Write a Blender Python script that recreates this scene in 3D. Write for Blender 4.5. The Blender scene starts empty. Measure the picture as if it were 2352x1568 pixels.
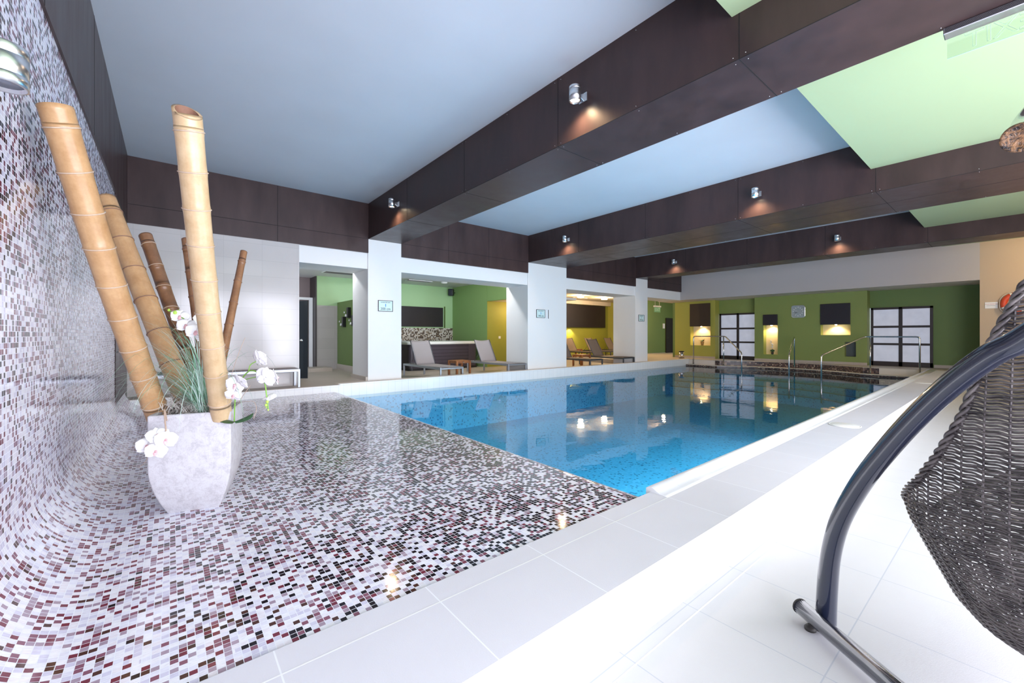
import bpy, math, random
from mathutils import Vector, Matrix
random.seed(7)
PI = math.pi
S = bpy.context.scene
COL = S.collection

# ------------------------------------------------------------------ camera, world, light, exposure
FPX = 959.4                       # focal length in pixels of the 2352 wide frame
CAMH = 1.55
VF = (0.633, 0.774)               # view direction on the floor plan (x, y)
VR = (0.774, -0.633)              # right-hand direction
cam = bpy.data.cameras.new('camera'); camo = bpy.data.objects.new('camera', cam); COL.objects.link(camo)
camo.location = (0, 0, CAMH)
camo.rotation_euler = (PI/2, 0, -math.atan2(VF[0], VF[1]))
cam.sensor_width = 36; cam.lens = FPX/2352*36; cam.shift_y = -15/2352
cam.clip_start = 0.02; cam.clip_end = 200
S.camera = camo
S.view_settings.view_transform = 'Standard'; S.view_settings.look = 'None'
S.view_settings.gamma = 1; S.view_settings.exposure = 1.0
S.view_settings.use_curve_mapping = False

w = bpy.data.worlds.new('sky'); S.world = w; w.use_nodes = True
bg = w.node_tree.nodes['Background']; bg.inputs[0].default_value = (0.78, 0.88, 1, 1); bg.inputs[1].default_value = 1.0

def area(name, loc, rot, sx, sy, e, col):
    l = bpy.data.lights.new(name, 'AREA'); l.shape = 'RECTANGLE'; l.size = sx; l.size_y = sy
    l.energy = e; l.color = col
    o = bpy.data.objects.new(name, l); COL.objects.link(o); o.location = loc; o.rotation_euler = rot
    return o
DAY = (0.90, 0.885, 1.0)
# daylight through the four tall windows of the near wall (y = -3.3) and the two behind the camera
for k, (x0, x1, e) in enumerate(((-0.2, 2.1, 190), (2.5, 4.9, 190), (5.3, 7.7, 165), (8.1, 10.5, 80))):
    area('daylight', ((x0+x1)/2, -3.18, 1.75), (PI/2, 0, 0), x1-x0-0.1, 3.3, e, DAY)
def spot(loc, rot, e, ang, col=(1.0, 0.62, 0.32), size=0.03, blend=0.6):
    l = bpy.data.lights.new('lamp_or_fill', 'SPOT'); l.energy = e; l.spot_size = math.radians(ang); l.spot_blend = blend
    l.color = col; l.shadow_soft_size = size
    o = bpy.data.objects.new('lamp_or_fill', l); COL.objects.link(o); o.location = loc; o.rotation_euler = rot
    return o
def point(loc, e, col=(1.0, 0.66, 0.36), size=0.08):
    l = bpy.data.lights.new('lamp_or_fill', 'POINT'); l.energy = e; l.color = col; l.shadow_soft_size = size
    o = bpy.data.objects.new('lamp_or_fill', l); COL.objects.link(o); o.location = loc
    return o

# added underwater fill lights, hidden on the near pool wall, to brighten the basin
for x in (3.9, 6.4, 9.2):
    area('pool_fill', (x, 1.90, -0.35), (PI/2, 0, 0), 0.5, 0.3, 50, (0.70, 0.90, 1.0))
# ------------------------------------------------------------------ placing helpers
def ray(px, py):
    t = (px-1176)/FPX; s = (769-py)/FPX
    return (VF[0]+VR[0]*t, VF[1]+VR[1]*t, s)
def at(px, py, d):                # a point at depth d metres in front of the camera
    a = ray(px, py); return Vector((a[0]*d, a[1]*d, CAMH+a[2]*d))
def rdz(r, d, z):                 # right / depth / height (camera-height based) to world
    return Vector((VF[0]*d+VR[0]*r, VF[1]*d+VR[1]*r, CAMH+z))

# ------------------------------------------------------------------ materials
def nt(name):
    m = bpy.data.materials.new(name); m.use_nodes = True
    n = m.node_tree.nodes; n.clear()
    out = n.new('ShaderNodeOutputMaterial'); b = n.new('ShaderNodeBsdfPrincipled')
    m.node_tree.links.new(b.outputs[0], out.inputs[0])
    return m, m.node_tree, b
def mth(t, op, a, b=None, c=None):
    n = t.nodes.new('ShaderNodeMath'); n.operation = op
    for i, v in enumerate((a, b, c)):
        if v is None: continue
        if isinstance(v, (int, float)): n.inputs[i].default_value = v
        else: t.links.new(v, n.inputs[i])
    return n.outputs[0]
def mix(t, f, a, b, mode='MIX'):
    n = t.nodes.new('ShaderNodeMix'); n.data_type = 'RGBA'; n.blend_type = mode
    for s, v in ((n.inputs[0], f), (n.inputs[6], a), (n.inputs[7], b)):
        if isinstance(v, (int, float)): s.default_value = v
        elif isinstance(v, tuple): s.default_value = v if len(v) == 4 else v+(1,)
        else: t.links.new(v, s)
    return n.outputs[2]
def pos(t):
    return t.nodes.new('ShaderNodeNewGeometry').outputs['Position']
def sep(t, v):
    n = t.nodes.new('ShaderNodeSeparateXYZ'); t.links.new(v, n.inputs[0]); return n.outputs
def comb(t, x, y, z=0.0):
    n = t.nodes.new('ShaderNodeCombineXYZ')
    for i, v in enumerate((x, y, z)):
        if isinstance(v, (int, float)): n.inputs[i].default_value = v
        else: t.links.new(v, n.inputs[i])
    return n.outputs[0]
def noise(t, v, sc, det=3, rough=0.5, dist=0.0):
    n = t.nodes.new('ShaderNodeTexNoise'); n.inputs['Scale'].default_value = sc; n.inputs['Detail'].default_value = det
    n.inputs['Roughness'].default_value = rough; n.inputs['Distortion'].default_value = dist
    if v is not None: t.links.new(v, n.inputs['Vector'])
    return n.outputs[0]
def ramp(t, f, stops, interp='LINEAR'):
    n = t.nodes.new('ShaderNodeValToRGB'); n.color_ramp.interpolation = interp
    e = n.color_ramp.elements
    while len(e) < len(stops): e.new(0.5)
    for i, (p, c) in enumerate(stops):
        e[i].position = p; e[i].color = c if len(c) == 4 else c+(1,)
    t.links.new(f, n.inputs[0]); return n.outputs[0]
def bump(t, b, h, st=0.3, dist=0.01):
    n = t.nodes.new('ShaderNodeBump'); n.inputs['Strength'].default_value = st; n.inputs['Distance'].default_value = dist
    t.links.new(h, n.inputs['Height']); t.links.new(n.outputs[0], b.inputs['Normal'])
def plain(name, col, rough=0.5, metal=0.0, var=0.06, sc=6.0, spec=0.5, bmp=0.0, bsc=80, coat=0.0):
    m, t, b = nt(name)
    tc = t.nodes.new('ShaderNodeTexCoord').outputs['Object']
    f = noise(t, tc, sc, 4)
    c = mix(t, f, tuple(x*(1-var) for x in col), tuple(min(1, x*(1+var)) for x in col))
    t.links.new(c, b.inputs['Base Color'])
    b.inputs['Roughness'].default_value = rough; b.inputs['Metallic'].default_value = metal
    b.inputs['Specular IOR Level'].default_value = spec; b.inputs['Coat Weight'].default_value = coat
    if bmp: bump(t, b, noise(t, tc, bsc, 3), bmp, 0.004)
    return m
def emit(name, col, st):
    m, t, b = nt(name); b.inputs['Base Color'].default_value = col+(1,)
    b.inputs['Emission Color'].default_value = col+(1,); b.inputs['Emission Strength'].default_value = st
    return m
def gridmask(t, u, v, pu, pv, lw, ou=0.0, ov=0.0):
    def one(x, p, o):
        f = mth(t, 'FRACT', mth(t, 'DIVIDE', mth(t, 'SUBTRACT', x, o), p))
        e = mth(t, 'ABSOLUTE', mth(t, 'SUBTRACT', f, 0.5))
        return mth(t, 'GREATER_THAN', e, 0.5-lw/p/2)
    return mth(t, 'MAXIMUM', one(u, pu, ou), one(v, pv, ov))
def whitenoise(t, v):
    n = t.nodes.new('ShaderNodeTexWhiteNoise'); n.noise_dimensions = '3D'; t.links.new(v, n.inputs['Vector']); return n.outputs
def cells(t, u, v, p, w=0.0):
    return comb(t, mth(t, 'FLOOR', mth(t, 'DIVIDE', u, p)), mth(t, 'FLOOR', mth(t, 'DIVIDE', v, p)), w)

def mosaic_mat(name, grade=True):
    m, t, b = nt(name)
    uv = t.nodes.new('ShaderNodeUVMap').outputs[0]; u, v, _ = sep(t, uv)
    P = 0.0275
    c = cells(t, u, v, P); wn = whitenoise(t, c)
    val = wn[0]
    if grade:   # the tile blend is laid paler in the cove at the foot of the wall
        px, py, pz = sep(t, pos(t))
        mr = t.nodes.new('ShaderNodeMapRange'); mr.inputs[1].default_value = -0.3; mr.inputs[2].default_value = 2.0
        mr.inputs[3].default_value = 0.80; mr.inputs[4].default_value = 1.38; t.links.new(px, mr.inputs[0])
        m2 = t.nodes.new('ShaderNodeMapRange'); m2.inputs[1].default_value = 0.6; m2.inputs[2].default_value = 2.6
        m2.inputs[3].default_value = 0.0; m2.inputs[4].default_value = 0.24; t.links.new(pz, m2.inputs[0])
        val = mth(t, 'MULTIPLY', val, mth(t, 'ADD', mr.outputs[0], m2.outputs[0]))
    col = ramp(t, val, [(0, (0.80, 0.81, 0.94)), (0.16, (0.88, 0.89, 0.97)), (0.34, (0.66, 0.65, 0.82)), (0.44, (0.84, 0.82, 0.91)),
                        (0.52, (0.40, 0.31, 0.40)), (0.60, (0.25, 0.10, 0.15)), (0.68, (0.19, 0.035, 0.06)), (0.765, (0.085, 0.035, 0.03)),
                        (0.82, (0.018, 0.012, 0.018))], 'CONSTANT')
    # glassy streaks running along each tile
    st = noise(t, comb(t, mth(t, 'MULTIPLY', u, 30), mth(t, 'ADD', mth(t, 'MULTIPLY', v, 320), mth(t, 'MULTIPLY', wn[0], 40))), 1.0, 3, 0.6, 0.6)
    stm = ramp(t, st, [(0.35, (0.55, 0.52, 0.60)), (0.6, (1, 1, 1))])
    col = mix(t, 0.42, col, stm, 'MULTIPLY')
    g = gridmask(t, u, v, P, P, 0.0026)
    t.links.new(mix(t, g, col, (0.74, 0.77, 0.86)), b.inputs['Base Color'])
    t.links.new(mth(t, 'MULTIPLY_ADD', g, 0.45, 0.09), b.inputs['Roughness'])
    b.inputs['Specular IOR Level'].default_value = 0.42
    bump(t, b, mth(t, 'ADD', mth(t, 'MULTIPLY', g, -1.0), mth(t, 'MULTIPLY', wn[0], 0.35)), 0.10, 0.002)
    return m

def postile(name, axes, pu, pv, lw, col, gcol, rough, ou=0, ov=0, var=0.05, grain=0.0, bst=0.2, spec=0.5):
    m, t, b = nt(name); p = sep(t, pos(t)); u, v = p[axes[0]], p[axes[1]]
    g = gridmask(t, u, v, pu, pv, lw, ou, ov)
    c = comb(t, mth(t, 'FLOOR', mth(t, 'DIVIDE', mth(t, 'SUBTRACT', u, ou), pu)), mth(t, 'FLOOR', mth(t, 'DIVIDE', mth(t, 'SUBTRACT', v, ov), pv)))
    wn = whitenoise(t, c)[0]
    base = mix(t, wn, tuple(x*(1-var) for x in col), tuple(min(1, x*(1+var)) for x in col))
    n2 = noise(t, pos(t), 3.0, 5)
    base = mix(t, 0.25, base, ramp(t, n2, [(0.3, tuple(x*0.88 for x in col)), (0.7, col)]))
    t.links.new(mix(t, g, base, gcol), b.inputs['Base Color']); b.inputs['Roughness'].default_value = rough
    b.inputs['Specular IOR Level'].default_value = spec
    h = mth(t, 'MULTIPLY', g, -1.0)
    if grain: h = mth(t, 'ADD', h, mth(t, 'MULTIPLY', noise(t, pos(t), 160, 3, 0.7), grain))
    bump(t, b, h, bst, 0.004)
    return m

def smallmosaic(name, stops, P, rough=0.35, gcol=(0.10, 0.08, 0.07)):
    m, t, b = nt(name); x, y, z = sep(t, pos(t)); u = mth(t, 'ADD', x, y)
    c = cells(t, u, z, P); wn = whitenoise(t, c)[0]
    col = ramp(t, wn, stops, 'CONSTANT'); g = gridmask(t, u, z, P, P, P*0.08)
    t.links.new(mix(t, g, col, gcol), b.inputs['Base Color']); b.inputs['Roughness'].default_value = rough
    return m

M = {}
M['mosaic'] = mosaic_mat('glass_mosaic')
M['near_deck'] = postile('near_deck_tile', (0, 1), 0.60, 0.65, 0.006, (0.50, 0.50, 0.52), (0.38, 0.40, 0.45), 0.55, 3.5, 0.57, 0.015, 0.8, 0.25)
M['kerb'] = postile('kerb_tile', (0, 1), 0.65, 40, 0.006, (0.64, 0.64, 0.71), (0.76, 0.78, 0.85), 0.5, 0.31, 20, 0.02, 0.8, 0.25)
M['kerb_side'] = postile('kerb_side_tile', (0, 2), 0.65, 40, 0.003, (0.80, 0.80, 0.79), (0.72, 0.72, 0.75), 0.5, 0.31, 20, 0.02, 0.3, 0.2)
M['coping'] = postile('coping_tile', (0, 1), 0.26, 40, 0.002, (0.80, 0.82, 0.84), (0.62, 0.65, 0.72), 0.22, 0.06, 20, 0.01)
M['edge_tile'] = postile('pool_edge_tile', (0, 2), 0.175, 0.25, 0.0035, (0.78, 0.80, 0.80), (0.50, 0.53, 0.58), 0.2, 0.05, 0.165, 0.01)
M['deck_tan'] = postile('pool_deck_tile', (0, 1), 0.62, 0.62, 0.006, (0.47, 0.41, 0.35), (0.36, 0.32, 0.28), 0.45, 0.1, 0.2, 0.05, 0.3)
M['wall_tile'] = postile('glazed_wall_tile', (0, 2), 0.66, 0.33, 0.004, (0.52, 0.49, 0.475), (0.40, 0.38, 0.37), 0.14, 0.15, 0.45, 0.04, 0.0, 0.25)
M['white'] = plain('white_paint', (0.74, 0.74, 0.73), 0.6, var=0.02, sc=1.5)
M['white_gloss'] = plain('white_paint_reveal', (0.70, 0.70, 0.69), 0.45, var=0.02, sc=1.5)
M['ceil'] = plain('ceiling_paint', (0.53, 0.56, 0.60), 0.55, var=0.06, sc=1.2)
M['ceil_green'] = plain('green_ceiling_paint', (0.36, 0.465, 0.275), 0.5, var=0.02, sc=1.0)
M['cream'] = plain('cream_paint', (0.66, 0.60, 0.53), 0.6, var=0.02)
M['green'] = plain('green_paint', (0.225, 0.28, 0.075), 0.55, var=0.04, sc=1.0)
M['green_lime'] = plain('lime_paint', (0.36, 0.35, 0.065), 0.55, var=0.04, sc=1.0)
M['green_spa'] = plain('spa_green_paint', (0.26, 0.42, 0.15), 0.55, var=0.04, sc=1.0)
M['greige'] = plain('greige_paint', (0.46, 0.43, 0.42), 0.6, var=0.02, sc=1.0)
M['green_dark'] = plain('dark_green_paint', (0.13, 0.20, 0.055), 0.55, var=0.04, sc=1.0)
M['green_pale'] = plain('pale_green_paint', (0.42, 0.64, 0.34), 0.55, var=0.04, sc=1.0)
M['yellow'] = plain('yellow_paint', (0.30, 0.31, 0.045), 0.55, var=0.04)
M['darkpanel'] = plain('dark_panel', (0.020, 0.015, 0.020), 0.4, var=0.1)
M['steel'] = plain('brushed_steel', (0.62, 0.62, 0.62), 0.18, 1.0, 0.05, 40)
M['alu'] = plain('satin_aluminium', (0.72, 0.74, 0.76), 0.28, 1.0, 0.04, 30)
M['lounger_metal'] = plain('grey_lounger_metal', (0.33, 0.35, 0.39), 0.35, 0.6, 0.04)
M['lounger_dark'] = plain('dark_lounger_metal', (0.09, 0.10, 0.115), 0.35, 0.5, 0.04)
M['black_steel'] = plain('black_tube_enamel', (0.012, 0.016, 0.034), 0.2, 0.0, 0.1, 8, 0.6, coat=0.8)
M['black'] = plain('black_plastic', (0.015, 0.015, 0.018), 0.35, var=0.1)
M['navy'] = plain('dark_speaker_plastic', (0.02, 0.025, 0.04), 0.4, var=0.1)
M['white_pl'] = plain('white_plastic', (0.80, 0.81, 0.82), 0.3, var=0.01)
M['chrome'] = plain('polished_chrome', (0.75, 0.75, 0.76), 0.08, 1.0, 0.02)
M['frame_brown'] = plain('brown_window_frame', (0.035, 0.025, 0.025), 0.4, var=0.1)
M['red'] = plain('lifebuoy_orange', (0.62, 0.07, 0.025), 0.45, var=0.05)
M['rope'] = plain('white_rope', (0.62, 0.58, 0.52), 0.8, var=0.1, sc=60)
M['petal'] = plain('orchid_petal', (0.88, 0.88, 0.89), 0.55, var=0.02, sc=30, spec=0.2)
M['petal_centre'] = plain('orchid_lip', (0.72, 0.42, 0.45), 0.5, var=0.4, sc=90)
M['bud'] = plain('orchid_bud', (0.42, 0.68, 0.10), 0.45, var=0.1)
M['stemgreen'] = plain('green_stem', (0.20, 0.42, 0.06), 0.5, var=0.15, sc=40)
M['leafgreen'] = plain('dark_green_leaf', (0.03, 0.085, 0.03), 0.4, var=0.2, sc=20)
M['blade'] = plain('grass_blade_green', (0.20, 0.42, 0.27), 0.5, var=0.35, sc=25)
M['blade_pale'] = plain('grass_blade_pale', (0.50, 0.68, 0.60), 0.5, var=0.2, sc=25)
M['straw'] = plain('dry_straw', (0.74, 0.71, 0.68), 0.7, var=0.2, sc=60)
M['twig'] = plain('dry_twig', (0.46, 0.34, 0.26), 0.7, var=0.2, sc=60)
M['soil'] = plain('potting_bark', (0.10, 0.07, 0.05), 0.9, var=0.5, sc=40, bmp=0.8, bsc=50)
M['spa_body'] = plain('spa_cabinet', (0.055, 0.045, 0.062), 0.35, var=0.1)
M['spa_rim'] = plain('spa_shell', (0.74, 0.75, 0.72), 0.2, var=0.02)
M['terracotta'] = plain('tan_pot', (0.36, 0.21, 0.08), 0.6, var=0.1)
M['clock'] = plain('clock_glass', (0.34, 0.38, 0.38), 0.12, 0.3, 0.05)
M['rubber'] = plain('black_rubber', (0.02, 0.018, 0.016), 0.6, var=0.1)
M['pebble'] = plain('white_pebbles', (0.60, 0.60, 0.62), 0.7, var=0.5, sc=60, bmp=0.8, bsc=60)
M['back_mosaic'] = smallmosaic('brown_mosaic', [(0, (0.03, 0.018, 0.018)), (0.35, (0.085, 0.045, 0.04)), (0.65, (0.20, 0.12, 0.09)), (0.92, (0.42, 0.33, 0.25))], 0.045)
M['spa_mosaic'] = smallmosaic('cream_mosaic', [(0, (0.10, 0.07, 0.05)), (0.3, (0.60, 0.55, 0.48)), (0.6, (0.30, 0.22, 0.15)), (0.75, (0.75, 0.72, 0.68))], 0.05)
def exit_glass():
    m, t, b = nt('clear_green_acrylic')
    tr = t.nodes.new('ShaderNodeBsdfTransparent'); tr.inputs[0].default_value = (0.94, 0.985, 0.95, 1)
    gl = t.nodes.new('ShaderNodeBsdfGlossy'); gl.inputs['Roughness'].default_value = 0.03
    mx = t.nodes.new('ShaderNodeMixShader'); mx.inputs[0].default_value = 0.06
    t.links.new(tr.outputs[0], mx.inputs[1]); t.links.new(gl.outputs[0], mx.inputs[2])
    t.links.new(mx.outputs[0], t.nodes['Material Output'].inputs[0]); return m
M['acrylic'] = exit_glass()
M['etch'] = plain('etched_edge', (0.34, 0.55, 0.38), 0.5, var=0.02)

def beam_mat():
    m, t, b = nt('dark_laminate_panel'); tc = t.nodes.new('ShaderNodeTexCoord').outputs['Object']
    sx, sy, sz = sep(t, tc)
    f = noise(t, comb(t, mth(t, 'MULTIPLY', sx, 1.5), mth(t, 'MULTIPLY', sy, 1.5), mth(t, 'MULTIPLY', sz, 0.4)), 2.0, 5, 0.6)
    t.links.new(ramp(t, f, [(0.3, (0.038, 0.024, 0.024)), (0.7, (0.062, 0.037, 0.036))]), b.inputs['Base Color'])
    t.links.new(ramp(t, f, [(0.3, (0.30,)*3), (0.7, (0.42,)*3)]), b.inputs['Roughness'])
    b.inputs['Specular IOR Level'].default_value = 0.32
    return m
M['beam'] = beam_mat()
M['seam'] = plain('panel_joint', (0.006, 0.005, 0.006), 0.8)

def pool_mat():
    m, t, b = nt('blue_pool_mosaic'); x, y, z = sep(t, pos(t)); P = 0.036
    n3 = comb(t, mth(t, 'FLOOR', mth(t, 'DIVIDE', x, P)), mth(t, 'FLOOR', mth(t, 'DIVIDE', y, P)), mth(t, 'FLOOR', mth(t, 'DIVIDE', z, P)))
    wn = whitenoise(t, n3)[0]
    col = ramp(t, wn, [(0, (0.065, 0.49, 0.77)), (0.4, (0.09, 0.54, 0.82)), (0.91, (0.02, 0.24, 0.44))], 'CONSTANT')
    g = gridmask(t, x, y, P, P, 0.003)
    t.links.new(mix(t, mth(t, 'MULTIPLY', g, 0.35), col, (0.25, 0.62, 0.85)), b.inputs['Base Color']); b.inputs['Roughness'].default_value = 0.4
    return m
M['pool'] = pool_mat()
def water_mat():
    m = bpy.data.materials.new('pool_water'); m.use_nodes = True; t = m.node_tree; t.nodes.clear()
    out = t.nodes.new('ShaderNodeOutputMaterial')
    tr = t.nodes.new('ShaderNodeBsdfTransparent'); tr.inputs[0].default_value = (0.80, 0.95, 0.98, 1)
    gl = t.nodes.new('ShaderNodeBsdfGlossy'); gl.inputs['Roughness'].default_value = 0.015
    fr = t.nodes.new('ShaderNodeFresnel'); fr.inputs['IOR'].default_value = 1.33
    mx = t.nodes.new('ShaderNodeMixShader'); bp = t.nodes.new('ShaderNodeBump')
    p = pos(t); h = noise(t, p, 2.2, 3, 0.5, 0.4)
    bp.inputs['Strength'].default_value = 0.05; bp.inputs['Distance'].default_value = 0.05
    t.links.new(h, bp.inputs['Height'])
    for n in (gl, fr): t.links.new(bp.outputs[0], n.inputs['Normal'])
    t.links.new(fr.outputs[0], mx.inputs[0]); t.links.new(tr.outputs[0], mx.inputs[1]); t.links.new(gl.outputs[0], mx.inputs[2])
    t.links.new(mx.outputs[0], out.inputs[0]); return m
M['water'] = water_mat()
def stone_mat():
    m, t, b = nt('cast_stone'); tc = t.nodes.new('ShaderNodeTexCoord').outputs['Object']
    a = noise(t, tc, 16, 9, 0.78, 0.5); c2 = noise(t, tc, 90, 4, 0.7)
    f = mth(t, 'ADD', mth(t, 'MULTIPLY', a, 0.75), mth(t, 'MULTIPLY', c2, 0.25))
    t.links.new(ramp(t, f, [(0.42, (0.42, 0.41, 0.44)), (0.50, (0.50, 0.49, 0.52)), (0.56, (0.53, 0.53, 0.56))]), b.inputs['Base Color'])
    b.inputs['Roughness'].default_value = 0.75; bump(t, b, f, 0.35, 0.01); return m
M['stone'] = stone_mat()
def bamboo_mat(name, c1, c2, spots=1.0):
    m, t, b = nt(name); uv = t.nodes.new('ShaderNodeUVMap').outputs[0]; u, v, _ = sep(t, uv)
    tc = t.nodes.new('ShaderNodeTexCoord').outputs['Object']
    f = ramp(t, noise(t, tc, 9, 6, 0.7), [(0.30, (0,)*3), (0.70, (1,)*3)]); s = noise(t, comb(t, mth(t, 'MULTIPLY', u, 60), mth(t, 'MULTIPLY', v, 3)), 1.0, 3)
    col = mix(t, f, c1, c2); col = mix(t, mth(t, 'MULTIPLY', s, 0.35), col, tuple(x*0.6 for x in c1))
    sp = ramp(t, noise(t, tc, 70, 3, 0.8), [(0.66, (0, 0, 0)), (0.72, (1, 1, 1))])
    sb = ramp(t, noise(t, tc, 4, 2), [(0.45, (0, 0, 0)), (0.6, (1, 1, 1))])
    k = t.nodes.new('ShaderNodeMix'); k.data_type = 'FLOAT'
    col = mix(t, mth(t, 'MULTIPLY', mth(t, 'MULTIPLY', sp, sb), 0.7*spots), col, (0.12, 0.05, 0.02))
    t.links.new(col, b.inputs['Base Color']); b.inputs['Roughness'].default_value = 0.32
    return m
M['bamboo_gold'] = bamboo_mat('golden_bamboo', (0.40, 0.22, 0.095), (0.58, 0.37, 0.19))
M['bamboo_pale'] = bamboo_mat('pale_bamboo', (0.50, 0.34, 0.18), (0.66, 0.50, 0.31))
M['bamboo_brown'] = bamboo_mat('brown_bamboo', (0.17, 0.08, 0.04), (0.32, 0.165, 0.08))
M['bamboo_node'] = plain('bamboo_joint', (0.52, 0.40, 0.30), 0.5, var=0.3, sc=40)
M['bamboo_node_dark'] = plain('bamboo_joint_brown', (0.22, 0.12, 0.08), 0.5, var=0.3, sc=40)
M['bamboo_in'] = plain('bamboo_hollow', (0.22, 0.11, 0.07), 0.7, var=0.3, sc=30)
def sling_mat(name, col):
    m, t, b = nt(name); tc = t.nodes.new('ShaderNodeTexCoord').outputs['Object']; x, y, z = sep(t, tc)
    f = mth(t, 'MULTIPLY', mth(t, 'SINE', mth(t, 'MULTIPLY', x, 900)), mth(t, 'SINE', mth(t, 'MULTIPLY', mth(t, 'ADD', y, z), 900)))
    t.links.new(mix(t, mth(t, 'MULTIPLY_ADD', f, 0.5, 0.5), tuple(c*0.92 for c in col), tuple(min(1, c*1.08) for c in col)), b.inputs['Base Color'])
    b.inputs['Roughness'].default_value = 0.7; return m
M['sling'] = sling_mat('taupe_sling', (0.30, 0.27, 0.27))
M['sling_brown'] = sling_mat('brown_sling', (0.17, 0.13, 0.105))
def wood_mat():
    m, t, b = nt('teak_wood'); tc = t.nodes.new('ShaderNodeTexCoord').outputs['Object']; x, y, z = sep(t, tc)
    f = noise(t, comb(t, mth(t, 'MULTIPLY', x, 6), mth(t, 'MULTIPLY', y, 40), mth(t, 'MULTIPLY', z, 6)), 1.0, 4, 0.6)
    t.links.new(ramp(t, f, [(0.3, (0.15, 0.045, 0.015)), (0.55, (0.32, 0.12, 0.035)), (0.75, (0.46, 0.20, 0.07))]), b.inputs['Base Color'])
    b.inputs['Roughness'].default_value = 0.45; return m
M['teak'] = wood_mat()
def wicker_mat():
    m, t, b = nt('grey_brown_rattan'); tc = t.nodes.new('ShaderNodeTexCoord').outputs['Object']
    f = noise(t, tc, 14, 4, 0.6)
    t.links.new(ramp(t, f, [(0.35, (0.05, 0.042, 0.045)), (0.65, (0.17, 0.15, 0.145))]), b.inputs['Base Color'])
    b.inputs['Roughness'].default_value = 0.28; return m
M['wicker'] = wicker_mat()
def bronze():
    m, t, b = nt('wrinkled_bronze_cap'); tc = t.nodes.new('ShaderNodeTexCoord').outputs['Object']
    f = noise(t, tc, 60, 4, 0.6, 1.0)
    t.links.new(ramp(t, f, [(0.4, (0.02, 0.015, 0.015)), (0.65, (0.35, 0.18, 0.08))]), b.inputs['Base Color'])
    b.inputs['Roughness'].default_value = 0.25; bump(t, b, f, 0.8, 0.01); return m
M['bronze'] = bronze()
def frosted():
    m, t, b = nt('frosted_pane'); x, y, z = sep(t, pos(t))
    f = noise(t, pos(t), 3.5, 2)
    t.links.new(ramp(t, f, [(0.3, (0.34, 0.35, 0.42)), (0.7, (0.42, 0.43, 0.50))]), b.inputs['Base Color'])
    b.inputs['Roughness'].default_value = 0.25
    b.inputs['Emission Color'].default_value = (0.72, 0.76, 0.90, 1); b.inputs['Emission Strength'].default_value = 0.18  # panes given a faint bluish glow of their own to brighten them
    return m
M['pane'] = frosted()
M['door_glass'] = plain('smoked_door_glass', (0.018, 0.024, 0.030), 0.08, var=0.05)
M['bulb'] = emit('lit_lamp_glass', (1.0, 0.80, 0.55), 25.0)
M['bulb_soft'] = emit('lit_ceiling_lamp', (1.0, 0.82, 0.55), 14.0)
M['sign_face'] = plain('pale_sign_face', (0.55, 0.72, 0.72), 0.3, var=0.02)
M['ink'] = plain('dark_ink', (0.02, 0.04, 0.05), 0.5)
M['ink_red'] = plain('red_ink', (0.55, 0.02, 0.05), 0.5)
M['ink_blue'] = plain('blue_ink', (0.05, 0.25, 0.60), 0.5)

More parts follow.
